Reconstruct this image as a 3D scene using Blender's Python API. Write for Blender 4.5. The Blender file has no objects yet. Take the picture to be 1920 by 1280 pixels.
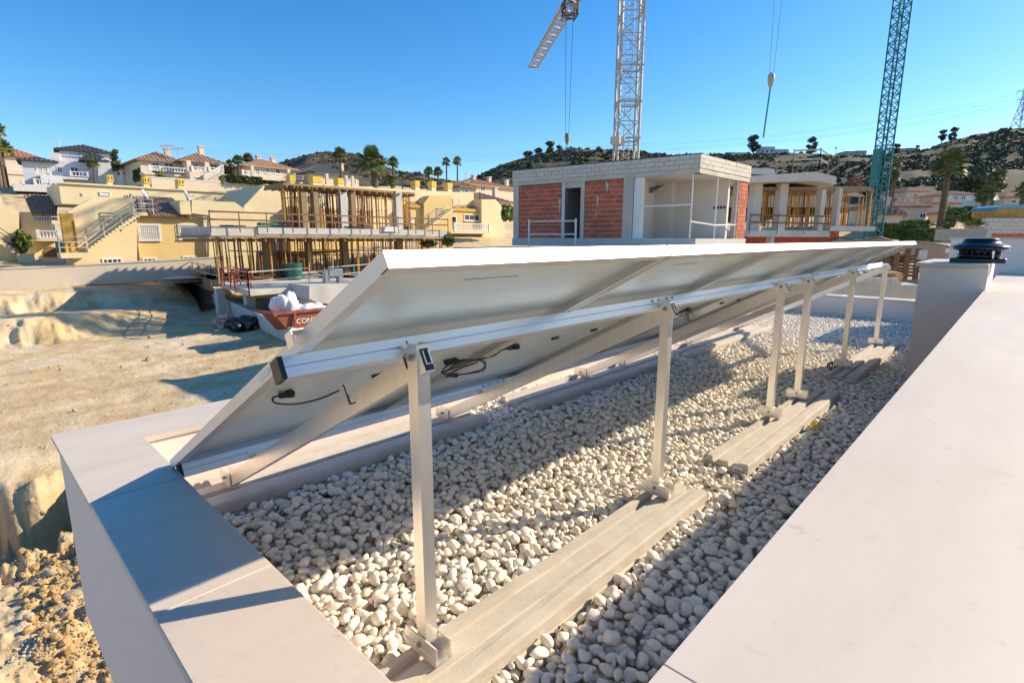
import bpy, bmesh, math, random
import numpy as np
from mathutils import Matrix, Vector
random.seed(7); RNG = np.random.default_rng(11)
S = 1.12                      # metres per "camera height above the ballast beams"
scene = bpy.context.scene
COL = scene.collection

# ------------------------------------------------------------ camera
FPX, YAW, PITCH, ROLL = 1000.2, math.radians(43.489), math.radians(-10.94), math.radians(0.114)
CAMPOS = np.array([0.0, 0.0, S])
_f = np.array([math.cos(YAW)*math.cos(PITCH), math.sin(YAW)*math.cos(PITCH), math.sin(PITCH)])
_r = np.array([math.sin(YAW), -math.cos(YAW), 0.0]); _u = np.cross(_r, _f)
RIGHT = _r*math.cos(ROLL)+_u*math.sin(ROLL); UP = -_r*math.sin(ROLL)+_u*math.cos(ROLL); FWD = _f
camd = bpy.data.cameras.new('camera'); cam = bpy.data.objects.new('camera', camd); COL.objects.link(cam)
camd.sensor_width = 36.0; camd.lens = 36.0*FPX/1920.0; camd.clip_start = 0.03; camd.clip_end = 6000
Rm = Matrix(((RIGHT[0], UP[0], -FWD[0]), (RIGHT[1], UP[1], -FWD[1]), (RIGHT[2], UP[2], -FWD[2])))
cam.matrix_world = Matrix.Translation(Vector(CAMPOS)) @ Rm.to_4x4()
scene.camera = cam
scene.render.resolution_x = 1024; scene.render.resolution_y = 682

# ------------------------------------------------------------ sky, sun, exposure
SUN_EL = math.radians(30.0)
SUN_DIR = Vector((1.52, -0.82, 0)).normalized()*math.cos(SUN_EL) + Vector((0, 0, math.sin(SUN_EL)))   # towards the sun
world = bpy.data.worlds.new('World'); scene.world = world; world.use_nodes = True
wn = world.node_tree; bg = wn.nodes['Background']
sky = wn.nodes.new('ShaderNodeTexSky'); sky.sky_type = 'NISHITA'; sky.sun_disc = False
sky.sun_elevation = SUN_EL; sky.sun_rotation = math.atan2(SUN_DIR.x, SUN_DIR.y)
sky.altitude = 0; sky.air_density = 1.0; sky.dust_density = 0.3; sky.ozone_density = 3.8
hsv = wn.nodes.new('ShaderNodeHueSaturation'); hsv.inputs['Saturation'].default_value = 1.32
wn.links.new(sky.outputs[0], hsv.inputs['Color']); wn.links.new(hsv.outputs[0], bg.inputs[0]); bg.inputs[1].default_value = 0.13
sund = bpy.data.lights.new('sun', 'SUN'); sund.energy = 4.85; sund.angle = math.radians(0.53); sund.color = (1.0, 0.865, 0.66)
sun = bpy.data.objects.new('sun', sund); COL.objects.link(sun)
sun.rotation_euler = SUN_DIR.to_track_quat('Z', 'Y').to_euler(); sun.location = (0, 0, 30)
vs = scene.view_settings; vs.view_transform = 'Standard'; vs.look = 'None'; vs.gamma = 1.0; vs.use_curve_mapping = False
vs.exposure = 0.62

# ------------------------------------------------------------ picture <-> world helpers (used to measure where things stand)
FH = np.array([math.cos(YAW), math.sin(YAW), 0.0]); RH = np.array([math.sin(YAW), -math.cos(YAW), 0.0])
def ray(px, py):
    return RIGHT*(px-960)/FPX - UP*(py-640)/FPX + FWD
def onz(px, py, z):
    d = ray(px, py); t = (z-CAMPOS[2])/d[2]; return CAMPOS+t*d
def onx(px, py, x):
    d = ray(px, py); return CAMPOS+d*(x-CAMPOS[0])/d[0]
def ony(px, py, y):
    d = ray(px, py); return CAMPOS+d*(y-CAMPOS[1])/d[1]
def atd(px, py, dep):            # point at horizontal forward depth dep
    d = ray(px, py); return CAMPOS+d*dep/float(d@FH)
def zat(px, py, dep): return float(atd(px, py, dep)[2])

# ------------------------------------------------------------ materials
MATS = {}
def mat(name, col, rough=0.8, metal=0.0, var=0.12, scale=4.0, bump=0.0, bscale=40.0, rand=0.0, col2=None, spec=None, stretch=None, attr=None, blot=None, trans=None, bdist=0.02):
    if name in MATS: return MATS[name]
    m = bpy.data.materials.new(name); m.use_nodes = True; nt = m.node_tree; n = nt.nodes; L = nt.links
    b = n['Principled BSDF']; b.inputs['Roughness'].default_value = rough; b.inputs['Metallic'].default_value = metal
    if spec is not None: b.inputs['Specular IOR Level'].default_value = spec
    tc = n.new('ShaderNodeTexCoord'); src = tc.outputs['Object']
    if stretch:
        mp = n.new('ShaderNodeMapping'); mp.inputs['Scale'].default_value = stretch; L.new(src, mp.inputs[0]); src = mp.outputs[0]
    nz = n.new('ShaderNodeTexNoise'); nz.inputs['Scale'].default_value = scale; nz.inputs['Detail'].default_value = 6; nz.inputs['Roughness'].default_value = 0.62
    L.new(src, nz.inputs['Vector'])
    cr = n.new('ShaderNodeValToRGB'); cr.color_ramp.elements[0].position = 0.30; cr.color_ramp.elements[1].position = 0.70
    c = np.array(col, float); a = c*(1-var); e = np.array(col2, float) if col2 is not None else np.minimum(c*(1+var), 1)
    cr.color_ramp.elements[0].color = (*a, 1); cr.color_ramp.elements[1].color = (*e, 1)
    L.new(nz.outputs['Fac'], cr.inputs[0]); out = cr.outputs[0]
    def mul(x, fac_socket, lo, hi):
        mr = n.new('ShaderNodeMapRange'); mr.inputs['To Min'].default_value = lo; mr.inputs['To Max'].default_value = hi
        L.new(fac_socket, mr.inputs['Value'])
        mx = n.new('ShaderNodeMix'); mx.data_type = 'RGBA'; mx.blend_type = 'MULTIPLY'; mx.inputs['Factor'].default_value = 1
        L.new(x, mx.inputs['A']); L.new(mr.outputs[0], mx.inputs['B']); return mx.outputs['Result']
    if rand:
        oi = n.new('ShaderNodeObjectInfo'); out = mul(out, oi.outputs['Random'], 1-rand, 1+rand)
    if attr:
        at = n.new('ShaderNodeAttribute'); at.attribute_name = attr
        mx = n.new('ShaderNodeMix'); mx.data_type = 'RGBA'; mx.blend_type = 'MULTIPLY'; mx.inputs['Factor'].default_value = 1
        L.new(out, mx.inputs['A']); L.new(at.outputs['Color'], mx.inputs['B']); out = mx.outputs['Result']
    if blot:      # (scale, colour, threshold): stains with a shape of their own
        n2 = n.new('ShaderNodeTexNoise'); n2.inputs['Scale'].default_value = blot[0]; n2.inputs['Detail'].default_value = 8; n2.inputs['Roughness'].default_value = 0.7
        L.new(tc.outputs['Object'], n2.inputs['Vector'])
        r2 = n.new('ShaderNodeValToRGB'); r2.color_ramp.elements[0].position = blot[2]; r2.color_ramp.elements[1].position = min(blot[2]+0.12, 1)
        L.new(n2.outputs['Fac'], r2.inputs[0])
        mx = n.new('ShaderNodeMix'); mx.data_type = 'RGBA'; L.new(r2.outputs[0], mx.inputs['Factor'])
        L.new(out, mx.inputs['A']); mx.inputs['B'].default_value = (*blot[1], 1); out = mx.outputs['Result']
    L.new(out, b.inputs['Base Color'])
    if bump:
        n3 = n.new('ShaderNodeTexNoise'); n3.inputs['Scale'].default_value = bscale; n3.inputs['Detail'].default_value = 7; n3.inputs['Roughness'].default_value = 0.65
        L.new(src, n3.inputs['Vector'])
        bp = n.new('ShaderNodeBump'); bp.inputs['Strength'].default_value = bump; bp.inputs['Distance'].default_value = bdist
        L.new(n3.outputs['Fac'], bp.inputs['Height']); L.new(bp.outputs[0], b.inputs['Normal'])
    if trans:
        b.inputs['Transmission Weight'].default_value = trans
    MATS[name] = m; return m

# ------------------------------------------------------------ mesh builder
class MB:
    def __init__(s, M=None): s.v = []; s.f = []; s.M = M; s.smooth = False
    def add(s, verts, faces):
        o = len(s.v)
        for p in verts:
            p = Vector((float(p[0]), float(p[1]), float(p[2])))
            s.v.append(tuple(s.M @ p) if s.M is not None else tuple(p))
        s.f += [tuple(i+o for i in q) for q in faces]; return s
    def box(s, x0, x1, y0, y1, z0, z1):
        return s.add([(x0,y0,z0),(x1,y0,z0),(x1,y1,z0),(x0,y1,z0),(x0,y0,z1),(x1,y0,z1),(x1,y1,z1),(x0,y1,z1)],
              [(0,3,2,1),(4,5,6,7),(0,1,5,4),(1,2,6,5),(2,3,7,6),(3,0,4,7)])
    def bev(s, x0, x1, y0, y1, z0, z1, b=0.004):     # box with a chamfered top rim
        x0,x1=min(x0,x1),max(x0,x1); y0,y1=min(y0,y1),max(y0,y1)
        return s.add([(x0,y0,z0),(x1,y0,z0),(x1,y1,z0),(x0,y1,z0),(x0,y0,z1-b),(x1,y0,z1-b),(x1,y1,z1-b),(x0,y1,z1-b),
              (x0+b,y0+b,z1),(x1-b,y0+b,z1),(x1-b,y1-b,z1),(x0+b,y1-b,z1)],
              [(0,3,2,1),(0,1,5,4),(1,2,6,5),(2,3,7,6),(3,0,4,7),(4,5,9,8),(5,6,10,9),(6,7,11,10),(7,4,8,11),(8,9,10,11)])
    def prism(s, poly, p0, ax_u, ax_v, ax_w, length):   # poly (u,v) extruded along w
        p0=Vector(p0); U=Vector(ax_u); V=Vector(ax_v); W=Vector(ax_w)
        n=len(poly); vs=[p0+U*a+V*b for a,b in poly]+[p0+U*a+V*b+W*length for a,b in poly]
        fs=[(i,(i+1)%n,n+(i+1)%n,n+i) for i in range(n)]+[tuple(range(n-1,-1,-1)),tuple(range(n,2*n))]
        return s.add(vs,fs)
    def bar(s, p, q, w=0.05, h=None, up=(0,0,1)):
        p=Vector([float(i) for i in p]); q=Vector([float(i) for i in q]); h=h or w; d=(q-p)
        if d.length<1e-6: return s
        d.normalize(); up=Vector(up)
        if abs(d.dot(up))>0.98: up=Vector((1,0,0))
        a=d.cross(up).normalized()*(w/2); b=a.cross(d).normalized()*(h/2)
        return s.add([p-a-b,p+a-b,p+a+b,p-a+b,q-a-b,q+a-b,q+a+b,q-a+b],[(0,3,2,1),(4,5,6,7),(0,1,5,4),(1,2,6,5),(2,3,7,6),(3,0,4,7)])
    def tube(s, pts, r, n=6, r1=None):
        pts=[Vector([float(i) for i in p]) for p in pts]; k=len(pts); vs=[]; fs=[]
        ref=Vector((0,0,1)); prev=None
        for i,p in enumerate(pts):
            d=(pts[min(i+1,k-1)]-pts[max(i-1,0)])
            d=d.normalized() if d.length>1e-9 else Vector((0,0,1))
            if prev is None:
                rr=ref if abs(d.dot(ref))<0.95 else Vector((1,0,0)); a=d.cross(rr).normalized()
            else:
                a=prev-d*prev.dot(d); a=a.normalized() if a.length>1e-6 else d.orthogonal().normalized()
            prev=a; b=d.cross(a); rad=r if r1 is None else r+(r1-r)*i/max(k-1,1)
            vs+=[p+a*math.cos(2*math.pi*j/n)*rad+b*math.sin(2*math.pi*j/n)*rad for j in range(n)]
        for i in range(k-1):
            for j in range(n): fs.append((i*n+j,i*n+(j+1)%n,(i+1)*n+(j+1)%n,(i+1)*n+j))
        fs+=[tuple(range(n-1,-1,-1)),tuple((k-1)*n+j for j in range(n))]
        return s.add(vs,fs)
    def lathe(s, c, prof, n=24):
        vs=[];fs=[]
        for r,z in prof: vs+=[(c[0]+r*math.cos(2*math.pi*j/n),c[1]+r*math.sin(2*math.pi*j/n),c[2]+z) for j in range(n)]
        for i in range(len(prof)-1):
            for j in range(n): fs.append((i*n+j,i*n+(j+1)%n,(i+1)*n+(j+1)%n,(i+1)*n+j))
        fs+=[tuple(range(n-1,-1,-1)),tuple((len(prof)-1)*n+j for j in range(n))]
        return s.add(vs,fs)
    def mesh(s, name):
        me=bpy.data.meshes.new(name); me.from_pydata(s.v,[],s.f); me.update()
        if s.smooth: me.polygons.foreach_set('use_smooth',[True]*len(me.polygons))
        return me
    def build(s, name, m, parent=None, **kw):
        o=bpy.data.objects.new(name,s.mesh(name)); COL.objects.link(o)
        o.data.materials.append(MATS[m] if isinstance(m,str) else m); put(o,parent)
        for k,v in kw.items(): o[k]=v
        return o
def put(o, parent):
    if parent is not None:
        o.parent=parent; o.matrix_parent_inverse=Matrix.Translation(-world_loc(parent))
def world_loc(o):
    l=o.location.copy()
    while o.parent is not None:
        l = o.matrix_parent_inverse.to_translation()+l; o=o.parent; l=l+o.location
    return l
def tag(o, label=None, cat=None, group=None, kind=None):
    if label: o['label']=label
    if cat: o['category']=cat
    if group: o['group']=group
    if kind: o['kind']=kind
    return o
def thing(name, loc, label, cat, group=None):
    o=bpy.data.objects.new(name,None); COL.objects.link(o); o.location=[float(i) for i in loc]; o.empty_display_size=0.1
    return tag(o,label,cat,group)
def inst(name, me, loc, rot=None, sc=None, parent=None):
    o=bpy.data.objects.new(name,me); COL.objects.link(o); o.location=[float(i) for i in loc]
    if rot is not None: o.rotation_euler=rot
    if sc is not None: o.scale=sc
    if parent is not None: put(o,parent)
    return o
def copy_tree(src, loc, rz=0.0, sc=1.0, label=None):
    r=src.copy(); COL.objects.link(r); r.location=[float(i) for i in loc]; r.rotation_euler=(0,0,rz); r.scale=(sc,sc,sc)
    if label: r['label']=label
    for ch in src.children:
        c=ch.copy(); COL.objects.link(c); c.parent=r
        for g in ch.children:
            d=g.copy(); COL.objects.link(d); d.parent=c
    return r

# ---- colours
mat('render_white',(0.80,0.68,0.60),0.85,var=0.03,scale=2.5,bump=0.10,bscale=160,blot=(0.9,(0.72,0.61,0.53),0.62))
mat('coping_stone',(0.62,0.515,0.415),0.55,var=0.06,scale=2.2,bump=0.03,bscale=200,col2=(0.68,0.575,0.475),stretch=(.6,2.6,1),blot=(24.0,(0.53,0.435,0.35),0.585))
mat('grout',(0.42,0.38,0.34),0.9,var=0.1)
mat('pebble',(0.89,0.79,0.65),0.62,var=0.06,scale=18,col2=(0.92,0.85,0.735),attr='tint',spec=0.35)
mat('pebble_single',(0.88,0.78,0.64),0.6,var=0.06,scale=22,col2=(0.92,0.85,0.735),rand=0.10,spec=0.35,bump=0.05,bscale=60)
mat('screed',(0.62,0.56,0.47),0.95,var=0.2)
mat('ballast',(0.56,0.485,0.40),0.92,var=0.07,scale=9,bump=0.18,bscale=120,col2=(0.60,0.545,0.465),blot=(40.0,(0.36,0.29,0.21),0.76))
mat('aluminium',(0.86,0.82,0.75),0.34,metal=0.82,var=0.05,scale=6,stretch=(8,8,0.5),bump=0.02,bscale=20)
mat('rail_aluminium',(0.84,0.85,0.88),0.33,metal=0.7,var=0.04,scale=5,stretch=(0.4,8,8))
mat('panel_frame',(0.72,0.70,0.67),0.42,metal=0.55,var=0.03)
mat('panel_back',(0.80,0.86,0.835),0.27,metal=0.15,var=0.05,scale=1.6,stretch=(.25,2.5,2.5),blot=(2.2,(0.70,0.765,0.745),0.53))  # streaks along the row: reflected bands put into the colour; blots are dust smudges
mat('panel_face',(0.012,0.015,0.03),0.12,var=0.2)
mat('black_plastic',(0.012,0.012,0.013),0.4,var=0.2)
mat('black_gloss',(0.008,0.008,0.009),0.22,var=0.2)
mat('bolt_steel',(0.35,0.33,0.30),0.35,metal=0.9,var=0.2)
mat('sticker',(0.78,0.77,0.74),0.6,var=0.03)
mat('plank_tone',(.30,.29,.27),.8,var=.2)
mat('ink',(0.06,0.06,0.06),0.7,var=0.1)
mat('yellow_scrap',(0.65,0.50,0.13),0.8,var=0.2)

# ============================================================ the villa we stand on
def hb(mb, x0,x1,y0,y1,z0,z1): return mb.box(x0*S,x1*S,y0*S,y1*S,z0*S,z1*S)
CZ=0.20; XI,XO=0.463,0.205; YI,YO=2.506,2.82; XE=8.7; GZ=-0.085      # coping level, inner/outer edges, gravel level (camera heights)
WZ=0.64; WY=0.5*(1-WZ)                                                 # high wall on the right
villa=thing('white_villa',(3*S,1.4*S,-4.5),'white rendered villa roof with stone copings in the foreground','building')
m=MB(); hb(m,XO+.02,XE+.3,-1.6,YO-.02,-0.63,-0.17); m.build('roof_slab','screed',villa)
m=MB(); hb(m,XO+.016,XI-.012,-1.6,YO-.016,-0.632,CZ-.022); hb(m,XI-.012,XE+.02,YI+.012,YO-.016,-0.632,CZ-.022)
hb(m,XE+.02,XE+.27,WY,YO-.016,-0.632,CZ-.022); m.build('parapet','render_white',villa)
m=MB(); hb(m,-2.2,13.0,-2.6,WY-.012,-0.64,WZ-.022); m.build('high_wall','render_white',villa)
m=MB(); hb(m,1.1,13.0,-2.6,2.25,-4.2,-0.633); m.build('lower_wall','render_white',villa)
# coping slabs, one by one
def slab(x0,x1,y0,y1,z,t=0.022,g=0.0012,pts=None,b=0.003):
    m=MB()
    if pts is None: m.bev((x0+g)*S,(x1-g)*S,(y0+g)*S,(y1-g)*S,(z-t)*S,z*S,b)
    else:
        n=len(pts); P=[(a*S,b*S) for a,b in pts]
        m.add([(a,b,(z-t)*S) for a,b in P]+[(a,b,z*S) for a,b in P],[tuple(range(n-1,-1,-1)),tuple(range(n,2*n))]+[(i,(i+1)%n,n+(i+1)%n,n+i) for i in range(n)])
    return m.build('coping_slab','coping_stone',villa)
slab(0,0,0,0,CZ,pts=[(XO,YO),(XO,1.985),(XI,1.985),(XI,YI)])
for a,b in ((1.26,1.983),(0.52,1.258),(-0.25,0.518)): slab(XO,XI,a,b,CZ)
slab(0,0,0,0,CZ,pts=[(XO,YO+.0005),(XI+.0005,YI),(1.05,YI),(1.05,YO+.0005)])
x=1.052
while x<XE-.1: slab(x,min(x+.85,XE+.27),YI,YO,CZ); x+=.852
y=WY+.02
while y<YI-.05: slab(XE,XE+.29,y,min(y+.8,YI-.003),CZ); y+=.802
x=-1.6
for w in (1.98,6.6,6.0):
    slab(x,x+w,-2.6,WY,WZ,g=.0003,b=.0008); x+=w+.0002
# service shaft with the roof fan, second white block behind
XB=5.05; pb=onx(1727,492,XB*S); BY=float(pb[1])/S; BZ=float(pb[2])/S
print('box',XB,BY,BZ, onx(1692,700,XB*S)/S)
shaft=thing('service_shaft',((XB+.5)*S,0.2*S,GZ*S),'white rendered shaft with flat cap carrying the black roof fan','shaft')
m=MB(); hb(m,XB,XB+1.0,WY-.01,BY,-0.17,BZ-.03); m.build('wall','render_white',shaft)
m=MB(); m.bev((XB-.03)*S,(XB+1.03)*S,(WY-.008)*S,(BY+.03)*S,(BZ-.028)*S,BZ*S,.004); m.build('cap','coping_stone',shaft)
pa=onx(1795,592,XB*S)/S
m=MB(); hb(m,XB-.006,XB-.001,WY-.005,float(pa[1]),0.2,float(pa[2])); pl=m.build('access_panel','sticker',shaft)
m=MB()
for zz in (0.0,0.03): hb(m,XB-.009,XB-.006,float(pa[1])-.10,float(pa[1])-.03,float(pa[2])-.10-zz,float(pa[2])-.092-zz)
m.build('vent_slot','ink',pl)
X2=7.9; q0=onx(1784,445,X2*S)/S
blk=thing('stair_tower',((X2+.6)*S,-0.4*S,GZ*S),'white rendered roof block behind the black fan','wall')
m=MB(); hb(m,X2,X2+1.2,-1.6,float(q0[1]),-0.17,float(q0[2])-.02); m.build('wall','render_white',blk)
m=MB(); m.bev((X2-.02)*S,(X2+1.22)*S,-1.62*S,(float(q0[1])+.02)*S,(float(q0[2])-.018)*S,float(q0[2])*S,.004); m.build('cap','coping_stone',blk)
# roof fan (black cowl)
fx=XB+.32; fc=onx(1834,489,fx*S); FZ=BZ*S+.001
fan=thing('roof_fan',(fx*S,float(fc[1]),FZ),'black mushroom-shaped roof fan cowl on the white shaft','fan')
c0=(fx*S,float(fc[1]),FZ); k=float(fc[0])/S; sc=(fx*S/ (ray(1834,489)[0]))/FPX      # metres per photo pixel there
m=MB(); w=39*sc; m.bev(c0[0]-w,c0[0]+w,c0[1]-w,c0[1]+w,FZ,FZ+8*sc,.006); m.build('base_plate','black_plastic',fan)
m=MB(); m.smooth=True; m.lathe((c0[0],c0[1],FZ+8*sc),[(33*sc,0),(33*sc,7*sc),(28*sc,8*sc),(28*sc,18*sc),(34*sc,19*sc),(33*sc,22*sc)],32); m.build('motor_housing','black_gloss',fan)
m=MB(); m.smooth=True; m.lathe((c0[0],c0[1],FZ+22*sc),[(38*sc,0),(43*sc,2*sc),(44*sc,5*sc),(42*sc,8*sc),(36*sc,11*sc),(29*sc,14*sc),(26*sc,18*sc),(25.5*sc,21*sc),(23*sc,22*sc)],32); m.build('cowl','black_gloss',fan)
m=MB(); dx,dy=-33*sc*.75,-33*sc*.62; m.box(c0[0]+dx-1.6*sc,c0[0]+dx+1.6*sc,c0[1]+dy-1.6*sc,c0[1]+dy+1.6*sc,FZ+8*sc,FZ+22*sc); m.build('bracket','aluminium',fan)
for k in range(20):
    a=k*2*math.pi/20; m=MB(); m.bar((c0[0]+29*sc*math.cos(a),c0[1]+29*sc*math.sin(a),FZ+15*sc),(c0[0]+29*sc*math.cos(a),c0[1]+29*sc*math.sin(a),FZ+27*sc),2*sc,2*sc); m.build('slat','black_plastic',fan)

# ============================================================ ballast beams
def beam(x0,x1,y0,y1,label,skew=0.0,sticker=True):
    x0*=S;x1*=S;y0*=S;y1*=S; W=y1-y0; Hh=0.115; zt=-0.032*S
    prof=[(0,-Hh),(W,-Hh),(W,-.014),(W*.985,-.004),(W*.86,-.002),(W*.845,-.030),(W*.74,-.031),(W*.715,-.010),(W*.48,-.008),(W*.465,-.034),(W*.37,-.034),(W*.345,-.010),(W*.23,-.006),(W*.21,0),(W*.03,0),(W*.005,-.010),(0,-.016),(0,-.055),(.006,-.058),(.006,-.066),(0,-.069)]
    r=thing('ballast_beam',((x0+x1)/2,(y0+y1)/2,GZ*S),label,'concrete beam','concrete ballast beams on the roof gravel')
    n=14; L=x1-x0; vs=[]; fs=[]; k=len(prof); rg=random.Random(int(x0*100))
    for i in range(n+1):
        for (u,v) in prof: vs.append((x0+L*i/n+(rg.uniform(-.004,.004) if i in(0,n) else 0), y0+u+skew*(i/n)+rg.uniform(-.0015,.0015), zt+v+rg.uniform(-.002,.002)))
    for i in range(n):
        for j in range(k): fs.append((i*k+j,i*k+(j+1)%k,(i+1)*k+(j+1)%k,(i+1)*k+j))
    fs+=[tuple(range(k-1,-1,-1)),tuple(n*k+j for j in range(k))]
    m=MB(); m.add(vs,fs); m.build('concrete_bar','ballast',r)
    if sticker:
        m=MB(); m.box(x0-.0065,x0-.0045,y0+W*.12,y0+W*.34,zt-.052,zt-.022); st=m.build('label_sticker','sticker',r)
        m=MB()
        for i in range(4): m.box(x0-.0075,x0-.0066,y0+W*(.14+.045*i),y0+W*(.165+.045*i),zt-.048,zt-.034)
        m.build('print','ink',st)
    return r
beam(0.50,2.06,0.83,1.02,'long concrete ballast beam under the two nearest front posts')
beam(2.44,4.15,0.80,1.0,'sunlit concrete ballast beam under the middle pair of posts')
beam(4.62,6.62,0.80,1.0,'shaded concrete ballast beam under the two farthest posts, by the shaft')
beam(0.50,2.08,2.17,2.49,'concrete ballast beam under the low panel edge next to the left coping',sticker=False)
beam(2.44,4.35,2.12,2.42,'middle concrete ballast beam under the low panel edge')
beam(4.62,6.75,2.09,2.38,'farthest concrete ballast beam under the low panel edge')

# ============================================================ mounting frames, rails and panels
TH=math.radians(28.3); ct,st_=math.cos(TH),math.sin(TH)
PX=[0.717,1.90,3.25,3.785,5.01,6.36]; PY=0.975
ordinal=['nearest','second','third','fourth','fifth','farthest']
FT=0.030                                   # panel frame depth
YT,ZT=0.698,0.982                          # upper outer edge of the panels
def onplane(y,off): # z of the panel front plane at y, minus off measured along the normal
    return ZT-(y-YT)*math.tan(TH)-off/ct
RH_=0.045; strut_off=FT+RH_
for i,x in enumerate(PX):
    r=thing('support_frame',(x*S,PY*S,-.03*S),'%s aluminium support frame holding the panels: upright post and sloping strut'%ordinal[i],'support frame','aluminium panel support frames')
    hw=.018; ztop=.765
    m=MB(); X=x*S; Y=PY*S; a=hw*S; t=.0035
    # post: channel open to the back
    m.box(X-a,X-a+t,Y-a,Y+a,0.0,ztop*S); m.box(X+a-t,X+a,Y-a,Y+a,0.0,ztop*S); m.box(X-a+t,X+a-t,Y-a,Y-a+t,0.0,ztop*S)
    m.build('post','aluminium',r)
    # strut along the slope
    ya,yb=0.957,2.365
    za,zb=onplane(ya,strut_off),onplane(yb,strut_off)
    sh=.056; n_=Vector((0,st_,ct)); 
    m=MB(); P=Vector((X,ya*S,za*S)); Q=Vector((X,yb*S,zb*S)); d=(Q-P).normalized(); w=.0135*S
    m.add([P+Vector((sx*w,0,0))+n_*zz for sx in(-1,1) for zz in(0,-sh*S)]+[Q+Vector((sx*w,0,0))+n_*zz for sx in(-1,1) for zz in(0,-sh*S)],
        [(0,1,3,2),(4,6,7,5),(0,4,5,1),(2,3,7,6),(0,2,6,4),(1,5,7,3)])
    strut=m.build('strut','aluminium',r)
    m=MB(); c=P-n_*(sh*S/2); m.add([c+Vector((sx*w*.86,0,0))+n_*zz-d*.0015 for sx,zz in((-1,-.026*S),(1,-.026*S),(1,.026*S),(-1,.026*S))],[(0,1,2,3)]); m.build('open_end','black_plastic',strut)  # black face: shade inside the hollow strut put into colour
    for sx in(-.55,.55):
        m=MB(); m.bar(c+Vector((sx*w,0,0))-d*.004-n_*.014,c+Vector((sx*w,0,0))-d*.004+n_*.024,.004,.003,up=(1,0,0)); m.build('extrusion_rib','aluminium',strut)
    m=MB(); m.bar(c+Vector((-.55*w,0,0))-d*.004-n_*.012,c+Vector((.55*w,0,0))-d*.004-n_*.012,.004,.003); m.build('extrusion_rib','aluminium',strut)
    # foot channel at the post base
    m=MB(); by0,by1=PY-.065,PY+.062
    for sx in(-1,1):
        x0=X+sx*(a+.0015); x1=x0+sx*.004
        m.box(min(x0,x1),max(x0,x1),by0*S,by1*S,-.031*S,.018*S)
        x2=x1+sx*.003; m.box(min(x1,x2),max(x1,x2),by0*S,by1*S,-.031*S,-.014*S)
    m.box(X-a-.001,X+a+.001,by0*S,by1*S,-.0312*S,-.027*S); m.build('foot_bracket','aluminium',r)
    m=MB(); m.smooth=False
    m.tube([(X-a-.012,Y,-.002*S),(X-a-.005,Y,-.002*S)],.0085,6); m.tube([(X-a-.015,Y,-.002*S),(X-a-.012,Y,-.002*S)],.005,8); m.build('bolt','bolt_steel',r)
    m=MB(); m.tube([(X-a-.009,Y,.735*S),(X-a,Y,.735*S)],.0095,6); m.tube([(X-a-.013,Y,.735*S),(X-a-.009,Y,.735*S)],.0055,8); m.build('bolt','bolt_steel',r)
    # lower foot
    yf=2.365; zf=-.031
    m=MB()
    for sx in(-1,1):
        x0=X+sx*(w+.002); x1=x0+sx*.004; m.box(min(x0,x1),max(x0,x1),(yf-.075)*S,(yf+.04)*S,zf*S,(zf+.055)*S)
    m.box(X-w-.002,X+w+.002,(yf-.075)*S,(yf+.04)*S,zf*S,(zf+.005)*S); m.build('foot_bracket','aluminium',r)
    m=MB(); m.tube([(X-w-.016,(yf-.02)*S,(zf+.03)*S),(X-w-.006,(yf-.02)*S,(zf+.03)*S)],.008,6); m.build('bolt','bolt_steel',r)
# rails (two, along the row)
def rail(yc,x0,x1,label):
    r=thing('mounting_rail',(x0*S,yc*S,onplane(yc,FT)*S),label,'rail','aluminium mounting rails')
    U=Vector((0,-ct,st_)); N=Vector((0,st_,ct)); p0=Vector((x0*S,yc*S,onplane(yc,FT+.001)*S)); hw=.019*S; hh=(RH_-.001)*S
    prof=[(-hw,0),(hw,0),(hw,-.47*hh),(hw-.009,-.48*hh),(hw-.009,-.545*hh),(hw,-.555*hh),(hw,-hh),(-hw,-hh),(-hw,-.555*hh),(-hw+.009,-.545*hh),(-hw+.009,-.48*hh),(-hw,-.47*hh)]
    segs=[x0,1.93,4.05,x1] if yc<1.5 else [x0,2.0,4.1,x1]
    for a,b in zip(segs[:-1],segs[1:]):
        m=MB(); m.prism(prof,(a*S,p0.y,p0.z),U,N,(1,0,0),(b-a)*S-.0025); m.build('rail_length','rail_aluminium',r)
    m=MB(); m.prism([(-hw-.001,.001),(hw+.001,.001),(hw+.001,-hh-.001),(-hw-.001,-hh-.001)],(x0*S-.012,p0.y,p0.z),U,N,(1,0,0),.0115); m.build('end_cap','black_plastic',r)
    for xj in segs[1:-1]:
        for dx in(-.09,-.035,.035,.09):
            c=Vector((xj*S+dx,p0.y,p0.z))+U*hw-N*hh*.25; m=MB(); m.tube([c,c+U*.004],.006,6); m.build('splice_bolt','bolt_steel',r)
    for x in PX:
        c=Vector((x*S-.03,p0.y,p0.z))+U*(hw+.0005)-N*hh*.93; m=MB(); m.prism([(0,0),(.022,0),(.022,.004),(.004,.004),(.004,.022),(0,.022)],c,U,N,(1,0,0),.045); m.tube([c+Vector((.022,0,0))+U*.012+N*.004,c+Vector((.022,0,0))+U*.012+N*.016],.006,6); m.build('clamp','aluminium',r)
    return r
rail(1.035,0.425,6.42,'upper aluminium mounting rail running along behind all the panels')
rail(2.06,0.475,6.42,'lower aluminium mounting rail running near the low panel edge')
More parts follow.
